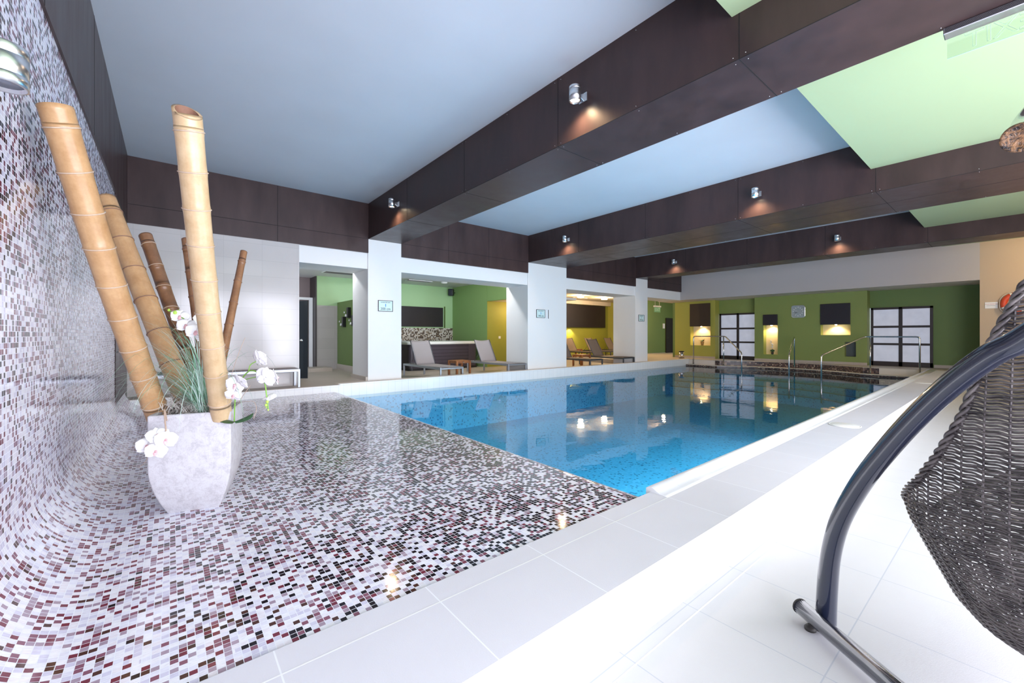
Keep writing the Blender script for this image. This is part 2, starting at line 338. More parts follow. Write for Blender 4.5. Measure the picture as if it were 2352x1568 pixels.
# ------------------------------------------------------------------ mesh builder
class MB:
    def __init__(s): s.v = []; s.f = []; s.uv = None; s.sm = []
    def face(s, idx, smooth=False): s.f.append(tuple(idx)); s.sm.append(smooth)
    def box(s, x0, x1, y0, y1, z0, z1):
        n = len(s.v); s.v += [Vector(p) for p in ((x0,y0,z0),(x1,y0,z0),(x1,y1,z0),(x0,y1,z0),(x0,y0,z1),(x1,y0,z1),(x1,y1,z1),(x0,y1,z1))]
        for f in ((0,3,2,1),(4,5,6,7),(0,1,5,4),(1,2,6,5),(2,3,7,6),(3,0,4,7)): s.face([n+i for i in f])
        return s
    def obox(s, c, u, v, n, hu, hv, hn):    # oriented box
        c = Vector(c); u = Vector(u).normalized()*hu; v = Vector(v).normalized()*hv; n = Vector(n).normalized()*hn
        k = len(s.v)
        for a, b_, d in ((-1,-1,-1),(1,-1,-1),(1,1,-1),(-1,1,-1),(-1,-1,1),(1,-1,1),(1,1,1),(-1,1,1)): s.v.append(c+u*a+v*b_+n*d)
        for f in ((0,3,2,1),(4,5,6,7),(0,1,5,4),(1,2,6,5),(2,3,7,6),(3,0,4,7)): s.face([k+i for i in f])
        return s
    def tube(s, pts, r, n=10, cap=True, close=False):
        pts = [Vector(p) for p in pts]; m = len(pts)
        rr = r if isinstance(r, (list, tuple)) else [r]*m
        t0 = (pts[1]-pts[0]).normalized(); up = Vector((0,0,1)) if abs(t0.z) < 0.9 else Vector((1,0,0))
        a = t0.cross(up).normalized(); k = len(s.v)
        for i, p in enumerate(pts):
            if close: t = (pts[(i+1)%m]-pts[i-1]).normalized()
            elif i == 0: t = t0
            elif i == m-1: t = (pts[i]-pts[i-1]).normalized()
            else: t = (pts[i+1]-pts[i-1]).normalized()
            a = (a-t*a.dot(t)); a = a.normalized() if a.length > 1e-6 else t.orthogonal().normalized(); b_ = t.cross(a)
            for j in range(n):
                th = 2*PI*j/n; s.v.append(p+(a*math.cos(th)+b_*math.sin(th))*rr[i])
        for i in range(m if close else m-1):
            i2 = (i+1) % m
            for j in range(n): s.face((k+i*n+j, k+i*n+(j+1)%n, k+i2*n+(j+1)%n, k+i2*n+j), True)
        if cap and not close:
            s.face([k+j for j in range(n)][::-1]); s.face([k+(m-1)*n+j for j in range(n)])
        return s
    def lathe(s, prof, n=24, c=(0,0,0), axis=None):
        c = Vector(c); k = len(s.v); m = len(prof)
        q = Vector((0,0,1)).rotation_difference(Vector(axis)) if axis is not None else None
        for r, z in prof:
            for j in range(n):
                th = 2*PI*j/n; p = Vector((r*math.cos(th), r*math.sin(th), z))
                if q: p = q @ p
                s.v.append(c+p)
        for i in range(m-1):
            for j in range(n): s.face((k+i*n+j, k+i*n+(j+1)%n, k+(i+1)*n+(j+1)%n, k+(i+1)*n+j), True)
        if prof[0][0] > 1e-5: s.face([k+j for j in range(n)][::-1])
        if prof[-1][0] > 1e-5: s.face([k+(m-1)*n+j for j in range(n)])
        return s
    def grid(s, rows, smooth=True, close_u=False):
        k = len(s.v); nr = len(rows); nc = len(rows[0])
        for r in rows: s.v += [Vector(p) for p in r]
        for i in range(nr-1):
            for j in range(nc if close_u else nc-1):
                s.face((k+i*nc+j, k+i*nc+(j+1)%nc, k+(i+1)*nc+(j+1)%nc, k+(i+1)*nc+j), smooth)
        return s
    def prism(s, poly, z0, z1):       # horizontal polygon extruded in z
        k = len(s.v); n = len(poly)
        for z in (z0, z1):
            for p in poly: s.v.append(Vector((p[0], p[1], z)))
        s.face([k+i for i in range(n)][::-1]); s.face([k+n+i for i in range(n)])
        for i in range(n): s.face((k+i, k+(i+1)%n, k+n+(i+1)%n, k+n+i))
        return s
    def extr(s, poly, axis, a0, a1):  # polygon in the plane across 'axis' extruded along it; poly of 2-tuples
        k = len(s.v); n = len(poly)
        for a in (a0, a1):
            for p in poly:
                s.v.append(Vector((a, p[0], p[1])) if axis == 'x' else Vector((p[0], a, p[1])))
        s.face([k+i for i in range(n)][::-1]); s.face([k+n+i for i in range(n)])
        for i in range(n): s.face((k+i, k+(i+1)%n, k+n+(i+1)%n, k+n+i))
        return s
ORI = {}
def obj(name, mb, mat, parent=None, origin=None, bevel=0.0, solid=0.0, local=False, sub=0):
    o0 = ORI.get(parent.name, Vector((0,0,0))) if parent else Vector(origin or (0,0,0))
    if local: o0 = Vector((0,0,0))
    me = bpy.data.meshes.new(name); me.from_pydata([tuple(v-o0) for v in mb.v], [], mb.f)
    me.polygons.foreach_set('use_smooth', mb.sm)
    if mb.uv:
        l = me.uv_layers.new(name='UVMap')
        for lp in me.loops: l.data[lp.index].uv = mb.uv[lp.vertex_index]
    me.materials.append(mat); me.validate(); me.update()
    o = bpy.data.objects.new(name, me); COL.objects.link(o)
    if parent: o.parent = parent
    elif not local: o.location = o0
    ORI[o.name] = ORI.get(parent.name, Vector((0,0,0))) if parent else o0
    if local: ORI[o.name] = Vector((0,0,0))
    if bevel:
        b = o.modifiers.new('bevel', 'BEVEL'); b.width = bevel; b.segments = 2; b.limit_method = 'ANGLE'; b.angle_limit = 0.6
    if solid:
        b = o.modifiers.new('solid', 'SOLIDIFY'); b.thickness = solid; b.offset = 0
    if sub:
        b = o.modifiers.new('sub', 'SUBSURF'); b.levels = sub; b.render_levels = sub
    return o
def fixnormals(o):
    import bmesh
    bm = bmesh.new(); bm.from_mesh(o.data); bmesh.ops.recalc_face_normals(bm, faces=bm.faces); bm.to_mesh(o.data); bm.free(); return o
def tag(o, label, cat, group=None, kind=None):
    o['label'] = label; o['category'] = cat
    if group: o['group'] = group
    if kind: o['kind'] = kind
    return o
def thing(name, label, cat, loc=(0,0,0), group=None, rotz=0):
    o = bpy.data.objects.new(name, None); COL.objects.link(o); o.location = loc; o.rotation_euler = (0,0,rotz)
    o.empty_display_size = 0.1; ORI[o.name] = Vector(loc)
    return tag(o, label, cat, group)
def struct(name, mb, mat, parent=None, **k):
    o = obj(name, mb, mat, parent, **k)
    if not parent: o['kind'] = 'structure'
    return o
def dup(root, loc, label, rotz=0.0, group=None, scale=None):
    r = root.copy(); COL.objects.link(r); r.location = loc; r.rotation_euler = (0,0,rotz); r['label'] = label
    if group: r['group'] = group
    if scale: r.scale = scale
    for ch in list(root.children):
        c = ch.copy(); COL.objects.link(c); c.parent = r
        for g in ch.children:
            d = g.copy(); COL.objects.link(d); d.parent = c
    return r
def text(name, s, size, mat, parent, M4, ext=0.0015, outline=False):
    cu = bpy.data.curves.new(name, 'FONT'); cu.body = s; cu.size = size; cu.align_x = 'CENTER'; cu.align_y = 'CENTER'
    cu.resolution_u = 3
    if outline: cu.fill_mode = 'NONE'; cu.bevel_depth = 0.0014; cu.bevel_resolution = 1
    else: cu.extrude = ext
    tmp = bpy.data.objects.new('tmp', cu); COL.objects.link(tmp); bpy.context.view_layer.update()
    me = bpy.data.meshes.new_from_object(tmp.evaluated_get(bpy.context.evaluated_depsgraph_get()))
    bpy.data.objects.remove(tmp); me.transform(M4); me.name = name
    me.materials.clear(); me.materials.append(mat)
    o = bpy.data.objects.new(name, me); COL.objects.link(o); o.parent = parent
    return o
def frame4(o, ux, uy):      # text plane: local x -> ux, local y -> uy
    ux = Vector(ux).normalized(); uy = Vector(uy).normalized(); n = ux.cross(uy)
    m = Matrix((ux, uy, n)).transposed().to_4x4(); m.translation = Vector(o); return m

# ------------------------------------------------------------------ levels and plan
ZW = 0.16; ZP = 0.305; ZD = 0.45; ZL = 0.27           # water, mosaic platform, pool deck, lounge deck
ZB = 3.855; ZC = 4.70; ZG = 4.24; ZF = 3.52; ZH = 3.14  # beam soffit, ceiling, green ceiling, fascia bottom, header bottom
YC = 9.97; XB = 18.2; XW = 19.4
KY0, KY1 = 1.25, 1.86
def kz(x): return 0.325 + max(0.0, min(1.0, (x-3)/15.45))*0.125   # the kerb climbs gently to the far deck

# floors
struct('floor', MB().box(-4, 22, -3.4, KY0+0.02, -0.12, 0.0), M['near_deck'])
# kerb bench along the near side of the pool
mb = MB(); xs = [-4, -2, 0, 2, 2.9, 6, 10, 14, 18.45]
prof = lambda x: [(KY0, 0.0-0.1), (KY0, kz(x)), (KY1-0.165, kz(x)), (KY1-0.02, kz(x)), (KY1-0.02, -1.3)]
mb.grid([[(x, y, z) for y, z in prof(x)] for x in xs], False)
mb.face(range(5)); mb.face([len(mb.v)-5+i for i in range(5)][::-1])
kerb = struct('kerb_wall', mb, M['kerb']); fixnormals(kerb)
kerb.data.materials.append(M['kerb_side'])
for p in kerb.data.polygons:
    if abs(p.normal.y) > 0.7: p.material_index = 1
# rolled coping tile along the water edge
mb = MB(); cop = [(1.695, 0.002), (1.73, 0.003), (1.76, 0.007), (1.785, 0.017), (1.805, 0.030), (1.83, 0.038), (1.862, 0.036), (1.878, 0.024), (1.880, -0.14), (1.695, -0.03)]
mb.grid([[(x, y, kz(x)+z) for y, z in cop] for x in (2.90, 6, 10, 14, 18.45)], True, True)
mb.face([0+i for i in range(10)][::-1]); mb.face([len(mb.v)-10+i for i in range(10)])
struct('coping', mb, M['coping'])
mb = MB(); mb.box(-4, 18.4, 1.688, 1.696, 0, 0.0)
mb = MB(); mb.grid([[(x, 1.688, kz(x)+0.0012), (x, 1.696, kz(x)+0.0012)] for x in (-4, 3, 18.4)], False)
struct('trim_1', mb, M['white_pl'])
mb = MB(); mb.box(-4, 18.4, KY0-0.10, KY0-0.094, 0.0, 0.0015)
struct('trim_2', mb, M['white_pl'])

# mosaic platform with cove and wall, one tile sheet
def sheet(profile, y0, y1, u0=0.0):
    mb = MB(); mb.uv = []; u = u0; rows = []
    for i, p in enumerate(profile):
        if i: u += math.hypot(p[0]-profile[i-1][0], p[1]-profile[i-1][1])
        rows.append([(p[0], y0, p[1]), (p[0], y1, p[1])]); mb.uv += [(u, y0), (u, y1)]
    mb.grid(rows, True); return mb, u
R = 0.36; cove = [(-0.60+R-R*math.cos(a), ZP+R-R*math.sin(a)) for a in [PI/2*i/14 for i in range(15)]]
mb, u1 = sheet([(-0.60, ZF), (-0.60, ZP+R)], -3.3, 8.0)
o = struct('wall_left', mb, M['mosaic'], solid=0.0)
mbk = MB().box(-0.78, -0.605, -3.3, 8.0, -0.1, ZC); struct('wall_left_core', mbk, M['white'])
drop = [(2.74+0.20*math.sin(a), ZP-0.16*(1-math.cos(a))) for a in [PI/2*i/8 for i in range(9)]]
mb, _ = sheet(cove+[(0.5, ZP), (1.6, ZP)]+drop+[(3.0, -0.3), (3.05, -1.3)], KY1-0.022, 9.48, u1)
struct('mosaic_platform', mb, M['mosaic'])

# pool basin
struct('pool_floor', MB().box(2.6, 19.4, 1.7, 9.9, -1.25, -1.0), M['pool'])
mb = MB().box(2.98, 18.15, KY1-0.015, KY1+0.005, -1.25, 0.13); struct('pool_wall_near', mb, M['pool'])
# far deck edge: tiled faces rising out of the water
struct('pool_edge_left', MB().box(-0.75, 2.9, 9.48, YC+0.06, -0.2, ZD), M['edge_tile'])
struct('pool_edge_far', MB().box(2.9, 18.45, 9.70, YC-0.01, 0.10, ZD), M['edge_tile'])
struct('pool_wall_far', MB().box(2.9, 18.45, 9.69, YC-0.02, -1.25, 0.10), M['pool'])
struct('trim_3', MB().box(-0.72, 2.89, 9.49, YC, ZD, ZD+0.008), M['deck_tan'])
struct('trim_4', MB().box(2.9, 18.45, 9.72, YC-0.02, ZD, ZD+0.004), M['cream'])
# apse at the far end with treads, risers and underwater steps
CX, CY, RA = 14.95, 5.9, 4.0
def arc(R, n=28, a=None, cx=CX):
    a = a if a is not None else math.asin(2.4/4.0)
    return [(cx+R*math.cos(-a+2*a*i/n), CY+R*math.sin(-a+2*a*i/n)) for i in range(n+1)]
dark = [(18.15, 1.87)]+arc(4.0)+[(18.15, 9.69)]
mb = MB().prism([(19.85, 1.87)]+[(18.15, 1.87)]+arc(4.0)+[(18.15, 9.69), (19.85, 9.69)], -1.3, 0.215); struct('pool_ledge', mb, M['back_mosaic'])
a2 = arc(4.02, 28, None, CX); 
mb = MB().prism([(18.62, 1.87)]+[(18.12, 1.87)]+[(18.12, 3.5)]+arc(3.98, 28, math.asin(2.37/3.98))+[(18.12, 8.3), (18.12, 9.69), (18.62, 9.69), (18.62, 8.4)]+arc(3.98, 28, math.asin(2.37/3.98), CX+0.34)[::-1]+[(18.62, 3.4)], 0.215, 0.235)
struct('pool_ledge_tread', mb, M['cream'])
mb = MB().prism([(22, -0.5), (18.45, -0.5), (18.45, 3.45)]+arc(4.0, 28, math.asin(2.42/4.0), CX+0.30)+[(18.45, 8.35), (18.45, 14.2), (22, 14.2)], 0.225, ZD-0.025)
struct('deck_riser', mb, M['back_mosaic'])
mb = MB().prism([(26, -3.4), (18.43, -3.4), (18.43, 3.45)]+arc(3.98, 28, math.asin(2.42/3.98), CX+0.30)+[(18.43, 8.35), (18.43, YC+0.05), (26, YC+0.05)], ZD-0.025, ZD)
struct('pool_deck', mb, M['deck_tan'])
struct('step_block', MB().box(18.40, 18.46, 8.52, 9.69, 0.235, ZD-0.02), M['cream'])
struct('step_block', MB().box(18.40, 18.46, 1.9, 3.05, 0.235, ZD-0.02), M['cream'])
for k in range(1, 5):
    RR = 4.0; aa = math.asin(2.4/4.0); cx_ = CX-0.34*k; ex = cx_+RR*math.cos(aa)
    poly = arc(RR, 24, aa, cx_)+[(ex, 9.69), (19.3, 9.69), (19.3, 1.90), (ex, 1.90)]
    struct('underwater_step', MB().prism(poly, -1.25, ZW-0.20*k-0.03), M['pool'])
    mb = MB(); mb.tube([(p[0], p[1], ZW-0.20*k-0.025) for p in [(ex, 1.92)]+arc(RR, 24, aa, cx_)+[(ex, 9.67)]], 0.009, 6)
    struct('step_nosing', mb, plain('step_edge', (0.03, 0.10, 0.16), 0.5))
# water
mb = MB(); mb.v = [Vector((x, y, ZW)) for x, y in [(2.6, 1.85), (18.15, 1.85)]+arc(4.0)+[(18.15, 9.70), (2.6, 9.70)]]
mb.face(range(len(mb.v)))
struct('pool_water', mb, M['water'])

# ------------------------------------------------------------------ ceiling, beams, fascias
struct('ceiling', MB().box(-0.8, 18.4, -3.5, YC+0.3, ZC, ZC+0.15), M['ceil'])
def beam(x0, x1, extra=None):
    b = struct('ceiling_beam', MB().box(x0, x1, -3.3, YC+0.02, ZB, ZC), M['beam'])
    mb = MB()
    for y in (-2.72, -0.61, 1.50, 3.61, 5.72, 7.83):
        mb.box(x0-0.0015, x0, y-0.004, y+0.004, ZB, ZC); mb.box(x0, x1, y-0.004, y+0.004, ZB-0.0015, ZB)
    mb.box(x0-0.002, x0+0.003, -3.3, YC, ZB-0.0015, ZB+0.003)
    if extra: mb.box(extra-0.004, extra+0.004, -3.3, YC, ZB-0.0015, ZB)
    obj('panel_joints', mb, M['seam'], b)
    mb = MB()
    for y in (-2.72, -0.61, 1.50, 3.61, 5.72, 7.83):
        for dy in (-0.05, 0.05, 1.0):
            for z in (ZB+0.03, ZC-0.04): mb.lathe([(0.006, 0), (0.004, 0.004), (0, 0.005)], 8, (x0, y+dy, z), (-1, 0, 0))
            for x in (x0+0.05, x1-0.05): mb.lathe([(0.006, 0), (0.004, 0.004), (0, 0.005)], 8, (x, y+dy, ZB), (0, 0, -1))
    obj('screws', mb, M['steel'], b)
    return b
for x0, x1, e in ((3.68, 4.53, None), (8.80, 10.58, 9.7), (14.63, 15.50, None)): beam(x0, x1, e)
for x0, x1 in ((-0.6, 3.68), (4.53, 8.80), (10.58, 14.63)):
    struct('green_ceiling', MB().box(x0, x1, -3.3, 1.56, ZG, ZC), M['ceil_green'])
struct('ceiling_drop', MB().box(15.5, 18.2, -3.3, 1.56, ZG, ZC), M['ceil_green'])
def fascia_y(x0, x1, joints):
    b = struct('fascia_panel', MB().box(x0, x1, YC-0.03, YC+0.5, ZF, ZC), M['beam'])
    mb = MB().box(x0, x1, YC-0.0318, YC-0.03, ZB-0.004, ZB+0.004)
    for j in joints: mb.box(j-0.004, j+0.004, YC-0.0318, YC-0.03, ZF, ZC)
    obj('panel_joints', mb, M['seam'], b)
fascia_y(-0.59, 3.68, (1.75,)); fascia_y(4.53, 8.80, (5.89, 7.25)); fascia_y(10.58, 14.63, (11.95, 13.3)); fascia_y(15.5, 18.2, (16.4,))
b = struct('fascia_left', MB().box(-0.70, -0.582, -3.3, YC-0.03, ZF, ZC), M['beam'])
mb = MB()
for y in (3.70, 5.8, 1.6): mb.box(-0.582, -0.5805, y-0.005, y+0.005, ZF, ZC)
obj('panel_joints', mb, M['seam'], b)
b = struct('fascia_return', MB().box(-0.72, -0.59, 8.06, YC, ZD-0.06, ZF), M['beam'])
mb = MB().box(-0.59, -0.5885, 8.06, YC, 1.30, 1.31); obj('panel_joints', mb, M['seam'], b)

# ------------------------------------------------------------------ column wall
DP = 11.06
for x0, x1 in ((3.68, 4.53), (8.80, 10.58), (14.63, 15.50)):
    c = struct('column', MB().box(x0, x1, YC, DP, ZL-0.05, ZB), M['white'])
struct('wall_far', MB().box(-0.75, 2.17, YC-0.005, DP, ZD-0.05, ZF), M['wall_tile'])
def header(x0, x1):
    struct('door_header', MB().box(x0, x1, YC+0.03, DP-0.1, ZH, ZF+0.02), M['white'])
header(2.17, 3.68); header(4.53, 8.80); header(10.58, 14.63); header(15.5, 18.25)
# bay 1: shower area
struct('floor_shower', MB().box(0, 4.4, YC-0.02, 15.2, ZD-0.1, ZD), M['deck_tan'])
Y1 = 14.1
struct('wall_shower', MB().box(3.57, 4.35, Y1, Y1+0.15, 0, 2.49), M['wall_tile'])
struct('wall_shower_upper', MB().box(3.57, 5.3, Y1+0.01, Y1+0.15, 2.49, 3.42), M['green_pale'])
struct('trim_5', MB().box(3.53, 3.57, Y1-0.03, Y1+0.7, ZD, 3.4), M['frame_brown'])
struct('wall_shower_rear', MB().box(0.5, 3.6, 14.75, 14.9, ZD, 3.6), plain('mauve_wall', (0.20, 0.15, 0.15), 0.5))
struct('ceiling_shower', MB().box(-0.5, 6.0, DP-0.1, 15.2, 3.42, 3.5), M['white'])
pt = struct('shower_partition', MB().box(4.20, 4.32, DP, Y1, ZD, 2.60), M['green_dark'])
struct('baseboard_shower', MB().box(4.18, 4.20, DP, Y1, ZD, ZD+0.17), M['deck_tan'])
struct('baseboard_column', MB().box(3.63, 3.68, YC+0.02, DP, ZD, ZD+0.09), M['deck_tan'])
struct('step_shower', MB().box(3.15, 3.82, 13.3, 14.0, ZD, ZD+0.11), M['deck_tan'])
t = thing('door_frame', 'white door frame at the back of the shower room', 'door frame', (3.3, 14.4, ZD))
obj('jamb', MB().box(3.42, 3.52, 14.36, 14.44, ZD+0.02, 2.74), M['white_pl'], t)
obj('lintel', MB().box(2.3, 3.42, 14.36, 14.44, 2.66, 2.74), M['white_pl'], t)
t['kind'] = 'structure'; t.name = 'door_1'
# smoked glass door standing open
t = thing('door_2', 'smoked black glass door standing open beside the tiled wall', 'door', (2.3, 11.2, ZD))
a = Vector((2.62, 10.96+0.2, 0)); dd = Vector((-0.774, 0.633, 0)); nn = Vector((0.633, 0.774, 0))
c = a+dd*0.42; obj('door_leaf', MB().obox((c.x, c.y, 1.435), dd, (0,0,1), nn, 0.42, 0.955, 0.006), M['door_glass'], t)
k = a+dd*0.14-nn*0.02
obj('door_knob', MB().lathe([(0.032, 0), (0.032, 0.012), (0.012, 0.014), (0.012, 0.03), (0.022, 0.035), (0.018, 0.05), (0, 0.052)], 16, (k.x, k.y, 1.42), -nn), M['chrome'], t)
t['kind'] = 'structure'
def dryer(y, z, label):
    t = thing('hair_dryer', label, 'hair dryer', (4.2, y, z), 'wall hair dryers')
    obj('housing', MB().box(4.10, 4.20, y-0.065, y+0.065, z-0.16, z+0.16), M['black'], t, bevel=0.01)
    mb = MB().tube([(4.05, y+0.085+0.02*math.cos(a), z+0.01+0.03*math.sin(a)) for a in [2*PI*i/14 for i in range(14)]], 0.008, 6, close=True)
    obj('hose_ring', mb, M['chrome'], t)
    obj('nozzle', MB().lathe([(0.032, 0), (0.028, 0.04), (0.02, 0.07)], 12, (4.07, y, z-0.12)), M['white_pl'], t)
dryer(13.30, 1.955, 'lower black wall hair dryer nearer the tiled corner of the green partition')
dryer(12.84, 2.22, 'upper black wall hair dryer higher on the green partition')
dryer(12.40, 1.97, 'black hair dryer almost hidden behind the column edge')
def vent(x, y, z, sx, sy, label):
    t = thing('ceiling_vent', label, 'vent', (x, y, z), 'ceiling ventilation grilles')
    mb = MB(); f = 0.025
    mb.box(x-sx/2, x+sx/2, y-sy/2, y-sy/2+f, z-0.02, z); mb.box(x-sx/2, x+sx/2, y+sy/2-f, y+sy/2, z-0.02, z)
    mb.box(x-sx/2, x-sx/2+f, y-sy/2, y+sy/2, z-0.02, z); mb.box(x+sx/2-f, x+sx/2, y-sy/2, y+sy/2, z-0.02, z); obj('frame', mb, M['white_pl'], t)
    mb = MB(); n = 9
    for i in range(n):
        yy = y-sy/2+f+(sy-2*f)*(i+0.5)/n; mb.box(x-sx/2+f, x+sx/2-f, yy-0.004, yy+0.004, z-0.018, z-0.002)
    obj('slats', mb, plain('grey_grille', (0.25, 0.23, 0.22), 0.5), t)
vent(3.96, 13.0, 3.42, 0.95, 0.45, 'long grey ceiling grille above the shower room')

# bay 2: spa room
Y2 = 16.2; XS = 9.8; ZC2 = 3.66
struct('floor_lounge', MB().box(4.35, 26, YC-0.02, 18, ZL-0.1, ZL), M['deck_tan'])
struct('wall_spa', MB().box(4.35, XS, Y2, Y2+0.2, 1.85, ZC2), M['green_pale'])
struct('wall_spa_lower', MB().box(4.35, XS, Y2-0.01, Y2+0.2, ZL, 1.85), M['spa_mosaic'])
struct('wall_spa_side', MB().box(XS, XS+0.15, 13.56, Y2, ZL, ZC2), M['green_spa'])
struct('wall_spa_side_upper', MB().box(XS, XS+0.15, DP, 13.55, 2.90, ZC2), M['green_spa'])
struct('wall_passage', MB().box(XS+0.01, 12.3, 13.55, 13.7, ZL, 2.90), M['yellow'])
struct('ceiling_passage', MB().box(XS+0.15, 12.3, DP, 13.55, 2.905, 2.98), M['cream'])
struct('ceiling_spa', MB().box(6.0, XS+0.2, DP-0.1, Y2+0.2, ZC2, ZC2+0.1), M['white'])
struct('wall_spa_left', MB().box(5.3, 5.4, 14.1, Y2, ZL, ZC2), M['green_dark'])
point((11.2, 12.6, 2.6), 32, (1.0, 0.66, 0.28))
point((7.2, 11.3, 3.56), 60, (0.96, 0.97, 1.0), 0.05); point((3.0, 11.3, 3.35), 16, (0.96, 0.97, 1.0), 0.04)  # unseen fill lights added behind the headers to brighten spa and shower
t = thing('light_switch', 'small white light switch on the yellow passage wall', 'light switch', (10.42, 13.53, 1.42))
obj('plate', MB().box(10.37, 10.47, 13.535, 13.55, 1.40, 1.50), M['white_pl'], t); obj('rocker', MB().box(10.385, 10.455, 13.53, 13.535, 1.415, 1.485), M['white_pl'], t)
tag(obj('wall_panel', MB().box(5.4, 9.27, Y2-0.09, Y2-0.01, 1.90, 2.74), M['darkpanel'], bevel=0.004, origin=(7.3, Y2, 1.9)), 'wide black panel on the pale green wall above the hot tub', 'wall panel', 'dark wall panels')
struct('trim_6', MB().box(9.36, 9.40, Y2-0.06, Y2, 1.86, 2.80), M['green_dark'])
vent(7.5, 14.9, ZC2, 1.05, 0.35, 'long ceiling grille above the hot tub')
tag(obj('smoke_detector', MB().lathe([(0.0, -0.07), (0.10, -0.07), (0.13, -0.03), (0.13, 0)], 20, (8.45, 14.6, ZC2)), M['white_pl'], origin=(8.45, 14.6, ZC2)), 'round white smoke detector on the ceiling of the spa room', 'smoke detector')
t = thing('loudspeaker', 'small black loudspeaker mounted high in the corner of the green wall', 'speaker', (9.55, 15.95, 3.3))
obj('cabinet', MB().obox((9.55, 15.9, 3.42), (0.74, 0.67, 0), (0,0,1), (-0.67, 0.74, 0), 0.12, 0.15, 0.10), M['navy'], t, bevel=0.02)
obj('grille', MB().obox((9.62, 15.82, 3.42), (0.74, 0.67, 0), (0,0,1), (-0.67, 0.74, 0), 0.10, 0.13, 0.004), M['black'], t)
obj('bracket', MB().box(9.60, 9.80, 15.98, 16.02, 3.40, 3.44), M['black'], t)
# hot tub
tx0, tx1, ty0, ty1 = 6.55, 9.45, 13.75, 16.05; z1 = ZL+0.93
t = thing('hot_tub', 'large hot tub with dark slatted cabinet and white shell rim', 'hot tub', (8.0, 14.9, ZL))
def rrect(x0, x1, y0, y1, r, n=5):
    P = []
    for cx, cy, a in ((x1-r, y1-r, 0), (x0+r, y1-r, PI/2), (x0+r, y0+r, PI), (x1-r, y0+r, 1.5*PI)):
        for i in range(n+1): P.append((cx+r*math.cos(a+PI/2*i/n), cy+r*math.sin(a+PI/2*i/n)))
    return P
obj('cabinet', MB().prism(rrect(tx0, tx1, ty0, ty1, 0.12), ZL+0.08, z1), M['spa_body'], t)
obj('base', MB().prism(rrect(tx0-0.03, tx1+0.03, ty0-0.03, ty1+0.03, 0.14), ZL, ZL+0.08), M['black'], t)
mb = MB()
for i in range(1, 7): mb.box(tx0+0.35, tx1-0.35, ty0-0.006, ty0, ZL+0.1+i*0.125, ZL+0.11+i*0.125)
obj('slat_joints', mb, M['seam'], t)
for x in (tx0+0.12, tx1-0.42): obj('corner_panel', MB().box(x, x+0.30, ty0-0.015, ty0, ZL+0.08, z1), M['spa_body'], t, bevel=0.005)
mb = MB(); O = [rrect(tx0-0.06+d, tx1+0.06-d, ty0-0.06+d, ty1+0.06-d, max(0.05, 0.18-d)) for d in (0.02, 0, 0.0, 0.05, 0.22, 0.30, 0.34)]
zs = (z1, z1+0.02, z1+0.08, z1+0.115, z1+0.11, z1+0.06, z1-0.4)
mb.grid([[(p[0], p[1], z) for p in P] for P, z in zip(O, zs)], True, True); mb.face([len(mb.v)-len(O[0])+i for i in range(len(O[0]))])
obj('shell', mb, M['spa_rim'], t)
obj('skimmer_port', MB().lathe([(0.035, 0), (0.03, 0.01), (0, 0.012)], 14, (tx0-0.001, 14.3, ZL+0.75), (-1, 0, 0)), M['black'], t)

# ------------------------------------------------------------------ sun loungers
LW, LL, LH = 0.70, 2.33, 0.385
def make_lounger(label, group, fm, sm, wdt=LW, flat=False):
    t = thing('sun_lounger', label, 'sun lounger', (0,0,0), group); h = wdt/2; P = 1.53; r = 0.022
    mb = MB()
    for sx in (-1, 1): mb.box(sx*h-r, sx*h+r, 0, LL, LH-0.06, LH)
    mb.box(-h, h, 0, 0.04, LH-0.05, LH-0.01); mb.box(-h, h, LL-0.04, LL, LH-0.06, LH); mb.box(-h, h, P-0.02, P+0.02, LH-0.06, LH-0.02)
    obj('frame', mb, fm, t, local=True, bevel=0.006)
    for sx in (-1, 1):
        for y in (0.0, LL-0.045): obj('leg', MB().box(sx*h-r, sx*h+r, y, y+0.045, 0, LH-0.05), fm, t, local=True, bevel=0.005)
    rows = []
    for i in range(13):
        y = 0.02+(P-0.02)*i/12
        rows.append([(-h+0.01+(wdt-0.02)*j/8, y, LH+0.004-0.03*math.sin(PI*j/8)*math.sin(PI*i/12)**0.5+0.004*math.cos(3*y)) for j in range(9)])
    obj('seat', MB().grid(rows), sm, t, local=True, solid=0.006)
    ey, ez = (P+0.42, LH+0.73) if not flat else (LL-0.02, LH+0.02)
    rows = []
    for i in range(11):
        f = i/10; y = P+(ey-P)*f; z = LH+(ez-LH)*f
        nrm = Vector((0, ez-LH, -(ey-P))).normalized()
        rows.append([(-h+0.03+(wdt-0.06)*j/8, y+nrm.y*0.02*math.sin(PI*j/8), z+nrm.z*0.02*math.sin(PI*j/8)-(0.02*math.sin(PI*j/8) if i == 10 else 0)) for j in range(9)])
    b = obj('backrest', MB().grid(rows), sm, t, local=True, solid=0.006)
    for sx in (-1, 1):
        obj('back_frame', MB().tube([(sx*(h-0.03), P, LH), (sx*(h-0.03), ey, ez)], 0.014, 6), M['lounger_dark'], b, local=True)
    if not flat:
        for sx in (-1, 1):
            obj('prop', MB().tube([(sx*(h-0.05), P+0.17, LH+0.28), (sx*(h-0.05), P+0.45, LH-0.03)], 0.008, 6), M['lounger_dark'], t, local=True)
    return t
g1 = 'grey sling sun loungers facing the pool'
LN = make_lounger('grey sling sun lounger in front of the hot tub, backrest raised', g1, M['lounger_metal'], M['sling'])
LN.location = (6.03, 9.985, ZL)
dup(LN, (8.40, 9.985, ZL), 'grey sling sun lounger beside the double-width column, in front of the green wall')
LB = make_lounger('taupe sun lounger half hidden by the double-width column', g1, M['lounger_dark'], M['sling_brown'])
LB.location = (12.22, 9.99, ZL)
